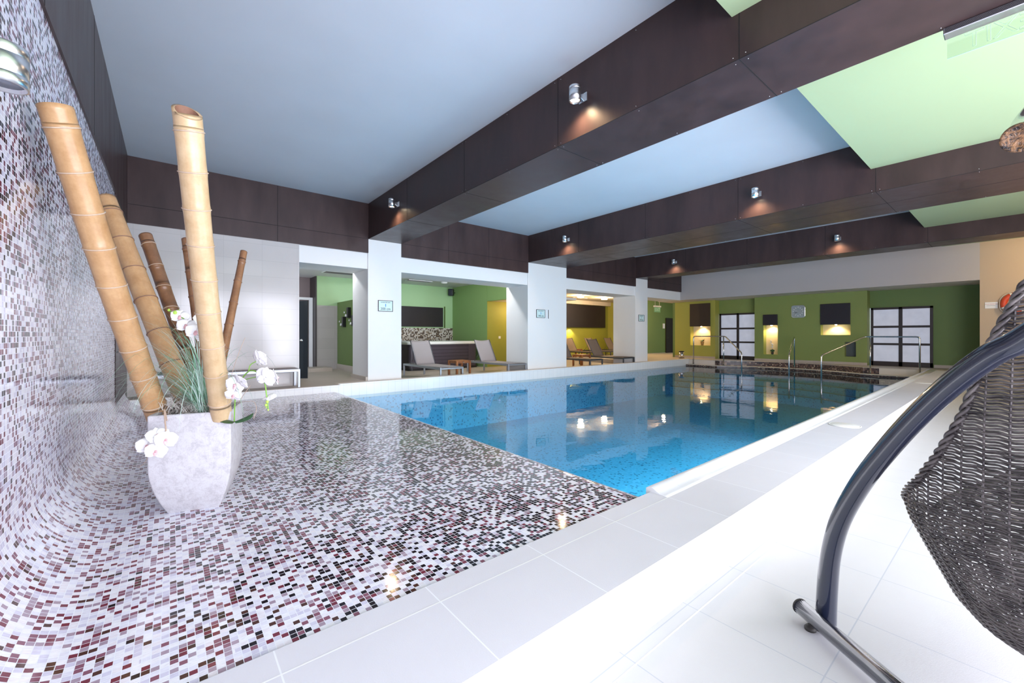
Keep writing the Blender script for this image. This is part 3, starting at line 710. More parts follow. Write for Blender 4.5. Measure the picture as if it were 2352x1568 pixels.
dup(LB, (14.24, 9.99, ZL), 'taupe sun lounger at the edge of the narrow far column')
g2 = 'brown sun loungers in the back row of the yellow lounge'
dup(LB, (17.37, 14.3, ZL), 'back row lounger mostly hidden behind the front lounger beside the wide column', group=g2)
dup(LB, (19.05, 14.3, ZL), 'middle brown lounger of the back row below the wide dark panel', group=g2)
dup(LB, (20.85, 14.3, ZL), 'back row brown lounger seen behind the backrest next to the narrow column', group=g2)
LF = make_lounger('flat grey lounger along the glazed tiled wall, seen behind the planter', 'flat lounger', M['lounger_metal'], M['sling'], 0.36, True)
del LF['group']
LF.location = (2.10, 9.75, ZD+0.008); LF.rotation_euler = (0, 0, PI/2)

def side_table(loc, label, first=None):
    if first: return dup(first, loc, label)
    t = thing('side_table', label, 'side table', (0,0,0), 'square wooden side tables'); s = 0.27; H = 0.47
    mb = MB()
    for i in range(6): y = -s+2*s*i/6; mb.box(-s, s, y+0.004, y+2*s/6-0.004, H-0.025, H)
    obj('tabletop', mb, M['teak'], t, local=True, bevel=0.003)
    mb = MB()
    for a in (-1, 1): mb.box(-s+0.05, s-0.05, a*(s-0.03)-0.012, a*(s-0.03)+0.012, H-0.085, H-0.025); mb.box(a*(s-0.03)-0.012, a*(s-0.03)+0.012, -s+0.05, s-0.05, H-0.085, H-0.025)
    obj('apron', mb, M['teak'], t, local=True)
    for a in (-1, 1):
        for b in (-1, 1): obj('leg', MB().box(a*(s-0.03)-0.03, a*(s-0.03)+0.03, b*(s-0.03)-0.03, b*(s-0.03)+0.03, 0, H-0.025), M['teak'], t, local=True, bevel=0.004)
    obj('plate', MB().box(-0.03, 0.03, -s+0.012, -s+0.016, H-0.065, H-0.045), M['steel'], t, local=True)
    t.location = loc; return t
TB = side_table((7.18, 11.45, ZL), 'small wooden side table between the two loungers by the hot tub')
side_table((13.22, 11.6, ZL), 'small wooden side table between the two front loungers of the yellow lounge', TB)
side_table((18.2, 16.4, ZL), 'low wooden table at the wall behind the yellow lounge loungers, on the left', TB)
side_table((19.95, 16.4, ZL), 'low wooden table at the wall behind the yellow lounge loungers, on the right', TB)

# ------------------------------------------------------------------ yellow lounge (bay 3) and corridor (bay 4)
Y3 = 17.3; X3 = 22.3
struct('wall_lounge', MB().box(10.0, X3, Y3, Y3+0.2, ZL, 3.42), M['yellow'])
struct('trim_7', MB().box(10.0, X3, Y3-0.25, Y3+0.2, 3.42, ZC2), M['cream'])
struct('wall_lounge_side', MB().box(X3, X3+0.2, 15.9, Y3+0.2, ZL, ZC2), M['green_lime'])
struct('wall_lounge_end', MB().box(21.6, X3+0.2, 15.75, 15.9, ZL, ZC2), M['green_lime'])
struct('ceiling_lounge', MB().box(XS+0.2, 26, DP-0.1, 18, ZC2, ZC2+0.1), M['cream'])
tag(obj('wall_panel', MB().box(15.0, 21.9, Y3-0.12, Y3-0.01, 2.02, 3.40), M['darkpanel'], bevel=0.004, origin=(18, Y3, 2)), 'long dark panel high on the yellow lounge wall', 'wall panel', 'dark wall panels')
struct('wall_corridor', MB().box(21.7, 27, 14.0, 14.15, ZL, ZC2), M['green_dark'])
struct('wall_corridor_left', MB().box(21.6, 21.75, 14.0, 15.9, ZL, ZC2), M['green_dark'])
struct('baseboard_corridor', MB().box(21.7, 27, 13.98, 14.0, ZL, ZL+0.2), M['deck_tan'])
t = thing('door_3', 'dark door at the end of the green corridor', 'door', (24.3, 13.95, ZL)); t['kind'] = 'structure'
obj('door_leaf', MB().box(23.7, 24.9, 13.93, 13.975, ZL, 2.6), M['darkpanel'], t); obj('door_handle', MB().box(23.8, 23.9, 13.88, 13.93, 1.38, 1.41), M['steel'], t)
struct('wall_corridor_right', MB().box(26, 26.2, YC, 14.2, ZL, ZC2), M['green_dark'])
struct('floor_step', MB().box(15.45, 26, YC+0.03, 14.0, ZL-0.05, ZD), M['deck_tan'])
tag(obj('notice', MB().box(23.4, 23.6, 13.965, 14.0, 1.95, 2.25), M['white_pl'], origin=(23.5, 13.98, 2.1)), 'small notice on the green corridor wall beside the dark door', 'notice')
def ceiling_lamp(x, y, label, z=3.66, e=80):
    t = thing('ceiling_lamp', label, 'ceiling lamp', (x, y, z), 'round lit ceiling lamps')
    obj('base', MB().lathe([(0.19, -0.03), (0.19, 0)], 24, (x, y, z)), M['cream'], t)
    obj('lamp_shade', MB().lathe([(0, -0.12), (0.15, -0.12), (0.17, -0.10), (0.17, -0.03)], 24, (x, y, z)), M['bulb_soft'], t)
    point((x, y, z-0.22), e, (1.0, 0.70, 0.38), 0.12)
ceiling_lamp(16.9, 14.9, 'lit round ceiling lamp of the yellow lounge nearer the wide column')
ceiling_lamp(18.9, 14.9, 'lit round ceiling lamp of the yellow lounge nearer the narrow column')
point((20.5, 12.2, 3.2), 60, (1.0, 0.66, 0.36))
vent(18.0, 15.9, ZC2, 0.9, 0.35, 'ceiling grille between the lit lamps of the yellow lounge')
spot((18.6, Y3-0.22, 1.98), (math.radians(12), 0, 0), 40, 120, (1.0, 0.75, 0.40))

ceiling_lamp(16.6, -0.9, 'lit round lamp added out of view over the near deck to warm the cream wall', 4.24, 45)  # unseen lamp and fixture added to warm the cream wall
ceiling_lamp(13.0, -1.6, 'lit round lamp added out of view over the near deck between the second and third beams', 4.24, 25)  # another added lamp outside the view, lighting the near deck side
# exit sign in the corridor
t = thing('exit_sign', 'small green exit sign hanging in the far corridor', 'exit sign', (19.2, 12.0, 3.1), 'exit signs')
obj('housing', MB().box(19.15, 19.75, 11.9, 11.98, 2.98, 3.06), M['cream'], t)
for xx in (19.25, 19.65): obj('hanger', MB().tube([(xx, 11.94, 3.05), (xx, 11.94, 3.66)], 0.008, 6), M['cream'], t)
obj('panel', MB().box(19.17, 19.73, 11.93, 11.95, 2.72, 2.98), plain('green_exit_face', (0.20, 0.42, 0.20), 0.4), t)
text('lettering', 'EXIT', 0.24, plain('pale_letter', (0.6, 0.8, 0.6), 0.5), t, frame4(Vector((19.45, 11.925, 2.845))-Vector((19.2, 12.0, 3.1)), (1,0,0), (0,0,1)))

# ------------------------------------------------------------------ back wall (x = 18.2 header, x = 19.4 green wall)
struct('wall_back_header', MB().box(XB, XB+0.12, 0.79, YC+0.10, 3.15, ZC), M['greige'])
struct('ceiling_back', MB().box(XB+0.12, 20.3, 0.6, 11.2, 3.15, 3.3), M['cream'])
struct('wall_back_cream', MB().box(XB, 20.3, -3.4, 0.79, 0, ZC), plain('tan_paint', (0.50, 0.39, 0.28), 0.6, var=0.02, sc=1.0))
def wall_x(name, x, y0, y1, z0, z1, holes, mat, th=0.5):
    """wall facing -x with rectangular holes (ya, yb, za, zb), holes sorted and not overlapping in y"""
    mb = MB(); y = y0
    hs = sorted(holes)
    for ya, yb, za, zb in hs:
        if ya > y: mb.box(x, x+th, y, ya, z0, z1)
        mb.box(x, x+th, ya, yb, z0, za); mb.box(x, x+th, ya, yb, zb, z1); y = yb
    mb.box(x, x+th, y, y1, z0, z1); return struct(name, mb, mat)
N1 = (9.175, 10.14, 1.055, 1.96); N2 = (6.40, 6.936, 0.735, 1.955); N3 = (4.22, 4.93, 1.55, 1.94); N3 = (4.017, 4.93, 1.55, 1.94); N4 = (3.86, 4.016, 0.75, 1.29)
wall_x('wall_back_left', XW, 8.96, 10.94, ZD, 3.2, [N1], M['green_lime'])
struct('wall_back_side', MB().box(XW, 23, 10.94, 11.05, ZL, 3.3), M['green_dark'])
# middle piece with three niches (two of them stacked at different heights)
mb = MB(); x, th = XW, 0.5
mb.box(x, x+th, 6.936, 7.285, ZD, 3.2); mb.box(x, x+th, 6.40, 6.936, ZD, N2[2]); mb.box(x, x+th, 6.40, 6.936, N2[3], 3.2)
mb.box(x, x+th, 4.93, 6.40, ZD, 3.2); mb.box(x, x+th, 4.19, 4.93, ZD, 1.55); mb.box(x, x+th, 4.19, 4.93, 1.94, 3.2)
mb.box(x, x+th, 4.017, 4.19, ZD, 0.75); mb.box(x, x+th, 4.017, 4.19, 1.29, 1.55); mb.box(x, x+th, 4.017, 4.19, 1.94, 3.2)
mb.box(x, x+th, 3.86, 4.017, ZD, 0.75); mb.box(x, x+th, 3.86, 4.017, 1.29, 3.2); mb.box(x, x+th, 3.54, 3.86, ZD, 3.2)
struct('wall_back_middle', mb, M['green'])
struct('wall_back_recess', MB().box(19.8, 19.95, 7.285, 8.96, 2.53, 3.2), M['green'])
struct('wall_back_recess', MB().box(19.8, 19.95, 0.79, 3.54, 2.53, 3.2), M['green_dark'])
struct('wall_back_recess', MB().box(19.8, 19.95, 0.79, 1.90, ZD, 2.53), M['green_dark'])
NB = plain('niche_cream', (0.70, 0.58, 0.38), 0.5, var=0.02); NG = plain('niche_green', (0.45, 0.50, 0.12), 0.5)
for n, dp in ((N1, 0.30), (N2, 0.30), ((4.017, 4.93, 1.55, 1.94), 0.30)):
    struct('niche_back', MB().box(XW+dp, XW+dp+0.02, n[0], n[1], n[2], n[3]+0.9), NB)
struct('niche_back', MB().box(XW+0.20, XW+0.22, 3.86, 4.19, 0.75, 1.29), plain('grey_glass_niche', (0.10, 0.11, 0.10), 0.2))
for y0, y1 in ((8.96, 10.94), (3.54, 7.285)):
    struct('baseboard_back', MB().box(XW-0.015, XW, y0, y1, ZD, ZD+0.10), M['deck_tan'])
struct('baseboard_back', MB().box(19.785, 19.8, 0.79, 1.88, ZD, ZD+0.10), M['deck_tan'])
def niche_panel(y0, y1, z0, z1, label, mat=M['darkpanel']):
    t = thing('niche_panel', label, 'wall panel', (XW, (y0+y1)/2, z0), 'dark wall panels')
    obj('panel', MB().box(XW-0.06, XW-0.002, y0, y1, z0, z1), mat, t, bevel=0.003)
    ym = (y0+y1)/2
    obj('spotlight', MB().lathe([(0.03, -0.025), (0.035, 0)], 12, (XW+0.10, ym, z0-0.001)), M['bulb'], t)
    spot((XW+0.13, ym, z0-0.04), (0, math.radians(-14), 0), 22, 130, (1.0, 0.68, 0.33))
brownp = plain('brown_panel', (0.035, 0.020, 0.016), 0.4)
niche_panel(9.175, 10.14, 1.955, 3.03, 'tall brown panel above the niche with the small potted plant', brownp)
niche_panel(6.40, 6.936, 1.955, 2.40, 'small black panel above the narrow lit niche with the orchid')
niche_panel(4.017, 4.93, 1.945, 2.73, 'wide black panel above the low empty lit niche')
# grid windows
def grid_window(n, y0, y1, label):
    x = 19.78; z0, z1 = ZD, 2.53; t = thing('window_%d' % n, label, 'window', (x, (y0+y1)/2, z0)); t['kind'] = 'structure'
    mb = MB(); f = 0.075
    mb.box(x-0.03, x+0.04, y0, y0+f, z0, z1); mb.box(x-0.03, x+0.04, y1-f, y1, z0, z1); mb.box(x-0.03, x+0.04, y0, y1, z0, z0+0.16); mb.box(x-0.03, x+0.04, y0, y1, z1-f, z1)
    ym = (y0+y1)/2; mb.box(x-0.03, x+0.04, ym-0.05, ym+0.05, z0, z1)
    for k in (1, 2): z = z0+0.16+(z1-f-z0-0.16)*k/3; mb.box(x-0.028, x+0.04, y0, y1, z-0.038, z+0.038)
    obj('window_frame', mb, M['frame_brown'], t, bevel=0.004)
    obj('pane', MB().box(x+0.01, x+0.02, y0+0.02, y1-0.02, z0+0.05, z1-0.02), M['pane'], t)
grid_window(1, 7.30, 8.93, 'brown framed frosted window in the left recess of the green wall')
grid_window(2, 1.90, 3.51, 'brown framed frosted window in the right recess of the green wall')

# clock
t = thing('wall_clock', 'square glass wall clock with rounded corners on the green back wall', 'clock', (XW-0.02, 5.668, 2.485))
P = rrect(5.43, 5.906, 2.235, 2.735, 0.09, 6)
obj('rim', MB().extr(P, 'x', XW-0.035, XW-0.005), M['steel'], t, bevel=0.008)
P = rrect(5.455, 5.881, 2.26, 2.71, 0.07, 6); obj('dial', MB().extr(P, 'x', XW-0.042, XW-0.03), M['clock'], t)
mb = MB()
for k in range(12):
    if k % 3 == 0: continue
    a = PI/2-2*PI*k/12; u = Vector((0, -math.cos(a), math.sin(a))); v = Vector((0, math.sin(a), math.cos(a)))
    obj('hour_mark', MB().obox(Vector((XW-0.045, 5.668, 2.485))+u*0.155, u, v, (1,0,0), 0.028, 0.009, 0.003), M['white_pl'], t)
O = Vector((XW-0.02, 5.668, 2.485))
for s, a in (('12', PI/2), ('3', 0), ('6', -PI/2), ('9', PI)):
    p = Vector((XW-0.046, 5.668-0.165*math.cos(a), 2.485+0.165*math.sin(a)))
    text('numeral', s, 0.085, M['white_pl'], t, frame4(p-O, (0,-1,0), (0,0,1)))
for nm, a, L in (('hour_hand', math.radians(165), 0.085), ('minute_hand', math.radians(207), 0.15)):
    u = Vector((0, -math.cos(a), math.sin(a))); v = Vector((0, math.sin(a), math.cos(a)))
    obj(nm, MB().obox(Vector((XW-0.052, 5.668, 2.485))+u*L/2, u, v, (1,0,0), L/2, 0.008, 0.002), M['ink'] if nm == 'minute_hand' else M['white_pl'], t)

# lifebuoy and its sign
t = thing('lifebuoy', 'orange lifebuoy with white bands and rope hanging on the cream wall', 'lifebuoy', (XB-0.06, 0.09, 2.42))
C = Vector((XB-0.085, 0.09, 2.42)); n = 40
obj('ring', MB().tube([C+Vector((0, 0.25*math.cos(2*PI*i/n), 0.25*math.sin(2*PI*i/n))) for i in range(n)], 0.068, 14, close=True), M['red'], t)
for k in range(4):
    a0 = math.radians(k*90+62); obj('band', MB().tube([C+Vector((0, 0.25*math.cos(a0+i*0.03), 0.25*math.sin(a0+i*0.03))) for i in range(6)], 0.070, 14, False), M['white_pl'], t)
mb = MB().tube([C+Vector((-0.01+0.01*math.sin(16*PI*i/80), (0.325+0.018*abs(math.sin(8*PI*i/160)))*math.cos(2*PI*i/80), (0.325+0.018*abs(math.sin(8*PI*i/160)))*math.sin(2*PI*i/80))) for i in range(80)], 0.008, 6, close=True)
mb.tube([(XB-0.02, 0.02, 2.86), (XB-0.04, 0.12, 2.80), (XB-0.06, 0.25, 2.70)], 0.005, 6); mb.tube([(XB-0.02, 0.02, 2.86), (XB-0.05, -0.06, 2.77)], 0.005, 6)
obj('rope', mb, M['rope'], t)
obj('hook', MB().tube([(XB-0.002, 0.02, 2.86), (XB-0.05, 0.02, 2.86), (XB-0.05, 0.02, 2.89)], 0.008, 6), M['black'], t)
t = thing('sign', 'small white sign with red writing beside the lifebuoy', 'sign', (XB-0.01, 0.57, 2.40))
obj('board', MB().box(XB-0.012, XB-0.002, 0.45, 0.69, 2.31, 2.49), M['white_pl'], t)
O = Vector((XB-0.01, 0.57, 2.40))
text('lettering', 'COLAC DE SALVARE', 0.026, M['ink_red'], t, frame4(Vector((XB-0.013, 0.57, 2.43))-O, (0,-1,0), (0,0,1)))
obj('text_line', MB().box(XB-0.0135, XB-0.012, 0.49, 0.66, 2.385, 2.39), M['ink'], t)

# depth signs on the columns
def depth_sign(x0, x1, z0, z1, s, label):
    c = Vector(((x0+x1)/2, YC-0.01, (z0+z1)/2)); t = thing('depth_sign', label, 'sign', c, 'framed water depth signs')
    obj('face', MB().box(x0, x1, YC-0.012, YC-0.002, z0, z1), M['sign_face'], t)
    mb = MB(); f = 0.012
    mb.box(x0, x1, YC-0.02, YC-0.001, z1-f, z1); mb.box(x0, x1, YC-0.02, YC-0.001, z0, z0+f); mb.box(x0, x0+f, YC-0.02, YC-0.001, z0, z1); mb.box(x1-f, x1, YC-0.02, YC-0.001, z0, z1)
    obj('frame', mb, M['frame_brown'], t)
    text('lettering', s, 0.085, M['ink'], t, frame4((0, -0.004, -(z1-z0)*0.27), (1,0,0), (0,0,1)))
    text('heading', 'ADANCIME APA', 0.034, M['ink'], t, frame4((0, -0.004, (z1-z0)*0.32), (1,0,0), (0,0,1)))
    obj('depth_mark', MB().box(c.x-0.01, c.x+0.01, YC-0.0135, YC-0.012, c.z-0.02, c.z+0.05), M['ink_blue'], t)
depth_sign(3.925, 4.30, 2.13, 2.40, '200 cm', 'framed depth sign reading 200 cm on the nearest column')
depth_sign(9.167, 9.55, 2.11, 2.38, '140 cm', 'framed depth sign reading 140 cm on the wide column')
depth_sign(14.84, 15.24, 2.11, 2.38, '120 cm', 'framed depth sign reading 120 cm on the narrow far column')
t = thing('thermometer', 'slim white vertical thermometer beside the depth sign on the wide column', 'thermometer', (9.67, YC-0.01, 2.1))
obj('body', MB().box(9.63, 9.71, YC-0.025, YC-0.001, 2.08, 2.40), M['white_pl'], t, bevel=0.006); obj('scale', MB().box(9.675, 9.70, YC-0.028, YC-0.02, 2.09, 2.38), M['black'], t)

# waste bin
t = thing('waste_bin', 'round polished steel waste bin standing at the green wall', 'waste bin', (18.72, 10.22, ZD))
t.location.z = ZD; c = (18.72, 10.22, ZD)
obj('body', MB().lathe([(0.12, 0.0), (0.12, 0.30)], 28, c), M['chrome'], t); obj('lid', MB().lathe([(0.125, 0.30), (0.125, 0.33), (0.10, 0.345), (0, 0.35)], 28, c), M['black'], t)
obj('base_ring', MB().lathe([(0.124, 0.0), (0.124, 0.02)], 28, c), M['black'], t)

# niche plants
c = Vector((XW+0.13, 9.62, N1[2]+0.001)); t = thing('potted_plant', 'small plant in a tan pot standing in the lit niche', 'potted plant', c)
obj('pot', MB().lathe([(0.05, 0.0), (0.085, 0.17), (0.09, 0.18), (0.075, 0.18), (0.07, 0.15)], 20, c), M['terracotta'], t)
mb = MB(); mf = MB()
for k in range(26):
    a = random.uniform(0, 2*PI); L = random.uniform(0.08, 0.2); d = Vector((0.5*math.cos(a), math.sin(a), random.uniform(0.2, 1))).normalized()
    p = c+Vector((0, 0, 0.17)); q = p+d*L; s = d.cross(Vector((0,0,1))).normalized()*0.018
    i = len(mb.v); mb.v += [p-s*0.3, p+d*L*0.5+s, q, p+d*L*0.5-s]; mb.face((i, i+1, i+2, i+3))
    if k % 4 == 0: mf.lathe([(0, -0.015), (0.016, 0), (0, 0.015)], 6, q)
obj('foliage', mb, M['leafgreen'], t); obj('flowers', mf, plain('yellow_flower', (0.7, 0.5, 0.05), 0.5), t)
c = Vector((XW+0.13, 6.64, N2[2]+0.001)); t = thing('potted_orchid', 'white orchid in a glass pot in the narrow lit niche', 'potted plant', c)
obj('pot', MB().lathe([(0.04, 0), (0.055, 0.10), (0.05, 0.10)], 16, c), M['frame_brown'], t)
obj('leaves', MB().lathe([(0, 0.09), (0.075, 0.13), (0.08, 0.18), (0, 0.22)], 10, c), M['leafgreen'], t)
mb = MB().tube([c+Vector((0, 0, 0.15)), c+Vector((0, 0.01, 0.35)), c+Vector((0, 0.05, 0.55))], 0.006, 6); obj('stem', mb, M['twig'], t)
mb = MB()
for dy, z in ((0, 0.30), (0.0, 0.35), (-0.02, 0.42), (0.02, 0.44), (0.06, 0.50), (0.05, 0.57)): mb.lathe([(0, -0.03), (0.035, 0), (0, 0.03)], 7, c+Vector((-0.02, dy, z)))
obj('flowers', mb, M['petal'], t)

# ------------------------------------------------------------------ handrails
def handrail(label, path, posts):
    t = thing('handrail', label, 'handrail', path[0], 'steel pool handrails')
    mb = MB(); pts = [Vector(p) for p in path]; P = []
    for i, p in enumerate(pts):
        if 0 < i < len(pts)-1:
            a = (pts[i-1]-p); b_ = (pts[i+1]-p); r = min(0.09, a.length*0.4, b_.length*0.4)
            A = p+a.normalized()*r; B = p+b_.normalized()*r
            for k in range(5): f = k/4; P.append(A*(1-f)**2+p*2*f*(1-f)+B*f*f)
        else: P.append(p)
    obj('rail', MB().tube(P, 0.024, 10), M['steel'], t)
    for a, b_ in posts: obj('post', MB().tube([a, b_], 0.022, 10), M['steel'], t)
    for a in [path[0]]+[b_ for a, b_ in posts]:
        if a[2] > 0.1: obj('flange', MB().lathe([(0.05, 0), (0.05, 0.012), (0.024, 0.016)], 14, a), M['steel'], t)
zt = 1.49
handrail('steel handrail on the left side of the curved pool steps', [(18.36, 9.45, 0.235), (18.36, 9.45, zt), (18.36, 8.05, zt), (17.45, 7.02, 0.84), (17.45, 7.02, -0.75)], [((18.36, 8.12, zt), (18.36, 8.12, 0.235))])
handrail('short steel handrail in the middle of the curved pool steps', [(18.78, 5.62, 0.235), (18.78, 5.62, zt), (17.35, 5.36, 0.84), (17.35, 5.36, -0.75)], [])
handrail('steel handrail on the right of the pool steps, nearest the kerb', [(18.25, 2.05, 0.235), (18.25, 2.05, zt), (18.25, 3.40, zt), (17.0, 4.30, 0.86), (17.0, 4.30, -0.75)], [((18.25, 3.25, zt), (18.25, 3.25, 0.235))])

# ------------------------------------------------------------------ wall lamps
def make_wall_lamp(label):
    """local: wall at x=0, lamp hangs on the -x side, centre at z=0"""
    t = thing('wall_lamp', label, 'wall lamp', (0,0,0), 'aluminium cylinder wall lamps')
    obj('backplate', MB().box(-0.014, 0, -0.06, 0.06, -0.05, 0.05), M['alu'], t, local=True, bevel=0.004)
    mb = MB(); mb.extr([(-0.014, -0.045), (-0.014, 0.045), (-0.085, 0.014), (-0.085, -0.014)], 'y', -0.02, 0.02)
    obj('arm', mb, M['alu'], t, local=True, bevel=0.003)
    c = (-0.145, 0, 0)
    s = obj('lamp_shade', MB().lathe([(0.0, 0.085), (0.060, 0.085), (0.066, 0.079), (0.066, 0.046), (0.0645, 0.045), (0.066, 0.044), (0.066, -0.085), (0.056, -0.085), (0.054, -0.06), (0.0, -0.06)], 32, c), M['alu'], t, local=True)
    b = obj('bulb', MB().lathe([(0.0, -0.066), (0.052, -0.066), (0.052, -0.061)], 24, c), M['bulb'], s, local=True)
    return t
WL = make_wall_lamp('lit aluminium wall lamp on the first beam nearest the camera')
places = [(3.68, 3.20, None), (3.68, 8.24, 'lit wall lamp on the first beam near the first column'),
          (8.80, 3.24, 'lit wall lamp on the second beam, right of centre'), (8.80, 8.22, 'lit wall lamp on the second beam near the wide column'),
          (14.63, 3.30, 'lit wall lamp on the third beam, right one'), (14.63, 8.22, 'lit wall lamp on the third beam, left one near the narrow column')]
for x, y, lb in places:
    z = 4.27
    o = WL if lb is None else dup(WL, (x, y, z), lb)
    o.location = (x, y, z)
    spot((x-0.13, y, z-0.075), (0, math.radians(12), 0), 60, 150, (1.0, 0.66, 0.38), 0.05, 1.0)
# unlit lamp on the mosaic wall
t = thing('wall_lamp', 'large unlit aluminium lamp on the mosaic wall at the left edge', 'wall lamp', (-0.60, 2.42, 2.56), 'aluminium cylinder wall lamps')
obj('backplate', MB().box(-0.60, -0.586, 2.36, 2.48, 2.51, 2.61), M['alu'], t, bevel=0.004)
obj('arm', MB().box(-0.586, -0.55, 2.40, 2.44, 2.54, 2.58), M['alu'], t)
c = (-0.485, 2.42, 2.56)
s = obj('lamp_shade', MB().lathe([(0.0, 0.075), (0.062, 0.075), (0.066, 0.070), (0.066, 0.036), (0.0645, 0.035), (0.066, 0.034), (0.066, -0.036), (0.0645, -0.037), (0.066, -0.038), (0.066, -0.075), (0.056, -0.075), (0.054, -0.05), (0.0, -0.05)], 40, c), M['alu'], t)
obj('lens', MB().lathe([(0.0, -0.062), (0.054, -0.062), (0.054, -0.058)], 24, c), plain('lamp_lens', (0.25, 0.27, 0.33), 0.1), s)

# exit sign under the first beam, seen from behind
O = Vector((4.60, 0.12, 3.82)); t = thing('exit_sign', 'clear exit sign seen from behind, hanging under the nearest beam', 'exit sign', O, 'exit signs')
obj('housing', MB().box(4.50, 4.60, -0.16, 0.38, 3.805, 3.855), M['alu'], t, bevel=0.006)
mb = MB()
for i in range(7): mb.box(4.498, 4.50, -0.15, 0.37, 3.812+i*0.006, 3.815+i*0.006)
obj('grille', mb, M['black'], t)
obj('panel', MB().box(4.585, 4.593, -0.15, 0.365, 3.655, 3.805), M['acrylic'], t)
obj('panel_edge', MB().box(4.584, 4.594, -0.15, 0.365, 3.652, 3.655), M['etch'], t)
text('lettering', 'EXIT', 0.165, M['etch'], t, frame4(Vector((4.583, 0.105, 3.728))-O, (0, 1, 0), (0, 0, 1)), outline=True)

# ------------------------------------------------------------------ skimmer lids on the kerb
for i, (x, y, lb) in enumerate(((6.9, 1.49, 'round white skimmer lid set in the kerb, the nearer one'), (13.8, 1.49, 'round white skimmer lid set in the kerb, the far one'))):
    z = kz(x); t = thing('skimmer_lid', lb, 'skimmer lid', (x, y, z), 'white skimmer lids')
    obj('cover', MB().lathe([(0.155, 0.0), (0.155, 0.006), (0.145, 0.009), (0.0, 0.010)], 36, (x, y, z)), M['white_pl'], t)
    obj('rim', MB().lathe([(0.175, 0.0), (0.172, 0.005), (0.158, 0.006), (0.156, 0.0)], 36, (x, y, z)), M['white_pl'], t)

# ------------------------------------------------------------------ planter
PC = Vector((0.168, 3.875, ZP)); PA = math.radians(-15); PU = Vector((math.cos(PA), math.sin(PA), 0)); PV = Vector((-math.sin(PA), math.cos(PA), 0))
PT = 0.695; n = 22
def half(f):   # half width up the planter
    g = min(1.0, f/0.52); return 0.150+(0.237-0.150)*math.sin(g*PI/2)**0.9
t = thing('planter', 'pale grey cast stone planter with tapered base on the mosaic platform', 'planter', PC)
def ring(hw, z, r=0.012):
    P = rrect(-hw, hw, -hw, hw, r, 3); return [PC+PU*p[0]+PV*p[1]+Vector((0,0,z)) for p in P]
rows = [ring(half(i/n), PT*i/n) for i in range(n+1)]
rows += [ring(0.231, PT+0.006, 0.01), ring(0.205, PT+0.004, 0.01), ring(0.200, PT-0.08, 0.01)]
mb = MB().grid(rows, True, True); m_ = len(rows[0]); mb.face([i for i in range(m_)][::-1])
pl = obj('pot', mb, M['stone'], t)
e = pl.modifiers.new('es', 'EDGE_SPLIT'); e.split_angle = math.radians(35)
mb = MB(); mb.v = ring(0.201, PT-0.07); mb.face(range(len(mb.v))); obj('soil', mb, M['soil'], t)

# bamboo poles
def bamboo(label, p0, p1, r0, r1, mat, nodem, nn, bow=0.0, cut=(0, 0, 0)):
    p0, p1 = Vector(p0), Vector(p1); ax = (p1-p0); L = ax.length; ax.normalize()
    t = thing('bamboo_pole', label, 'bamboo pole', p0, 'bamboo poles in the planter')
    side = ax.orthogonal().normalized(); s2 = ax.cross(side); ns = 20
    mb = MB(); mb.uv = []; rows = []; bn = MB(); step = 1/nn
    zs = []
    nodes = [(k-0.45)*step+random.uniform(-0.05, 0.05)*step for k in range(1, nn+1)]; prev = 0.0; e = 0.012/L
    for nd in nodes+[1.0]:
        a_, b_ = prev, nd
        for g in (0.12, 0.3, 0.5, 0.7, 0.88): zs.append((a_+(b_-a_)*g, 0.988+0.014*abs(2*g-1)**2))
        if nd < 1.0: zs += [(nd-2*e, 1.0), (nd-e*0.7, 1.02), (nd, 1.01), (nd+e*0.7, 1.018), (nd+2*e, 1.0)]
        prev = nd
    zs = [(0.0, 1.0)]+[z_ for z_ in zs if 0 < z_[0] < 1]+[(1.0, 1.0)]
    def ctr(f): return p0+ax*(L*f)+s2*bow*math.sin(PI*f)
    off = random.uniform(0.2, 0.8)*step
    for f, k_ in zs: rows.append((f, (r0+(r1-r0)*f)*k_))
    cutv = Vector(cut)
    for f, r in rows:
        for j in range(ns+1):
            a = 2*PI*j/ns; d = side*math.cos(a)+s2*math.sin(a)
            p = ctr(f)+d*r
            if f == 1.0: p = p+ax*(cutv.dot(d))
            mb.v.append(p); mb.uv.append((j/ns*2*PI*r, f*L))
    for i in range(len(rows)-1):
        for j in range(ns): k = i*(ns+1)+j; mb.face((k, k+1, k+ns+2, k+ns+1), True)
    # open sawn end
    k0 = (len(rows)-1)*(ns+1); k1 = len(mb.v)
    for j in range(ns+1):
        a = 2*PI*j/ns; d = side*math.cos(a)+s2*math.sin(a); mb.v.append(ctr(1.0)+d*r1*0.78+ax*(cutv.dot(d)*0.9)); mb.uv.append((0, L))
    for j in range(ns): mb.face((k0+j, k0+j+1, k1+j+1, k1+j), True)
    obj('culm', mb, mat, t)
    mi = MB(); rws = []
    for f_, rr in ((0, 0.78), (-0.10, 0.76), (-0.10, 0.01)):
        rws.append([ctr(1.0)+(side*math.cos(2*PI*j/ns)+s2*math.sin(2*PI*j/ns))*r1*rr+ax*(f_+(cutv.dot(side*math.cos(2*PI*j/ns)+s2*math.sin(2*PI*j/ns))*0.9 if f_ == 0 else 0)) for j in range(ns)])
    mi.grid(rws, True, True); obj('hollow_end', mi, M['bamboo_in'], t)
    for k in range(1, nn+1):
        f = nodes[k-1]; r = (r0+(r1-r0)*f)*1.02; c = ctr(f)
        P = [c+(side*math.cos(2*PI*j/ns)+s2*math.sin(2*PI*j/ns))*(r+0.001)+ax*0.004*math.sin(2*PI*j/ns+k) for j in range(ns)]
        obj('joint', MB().tube(P, 0.0042 if r > 0.05 else 0.003, 6, close=True), nodem, t)
    return t
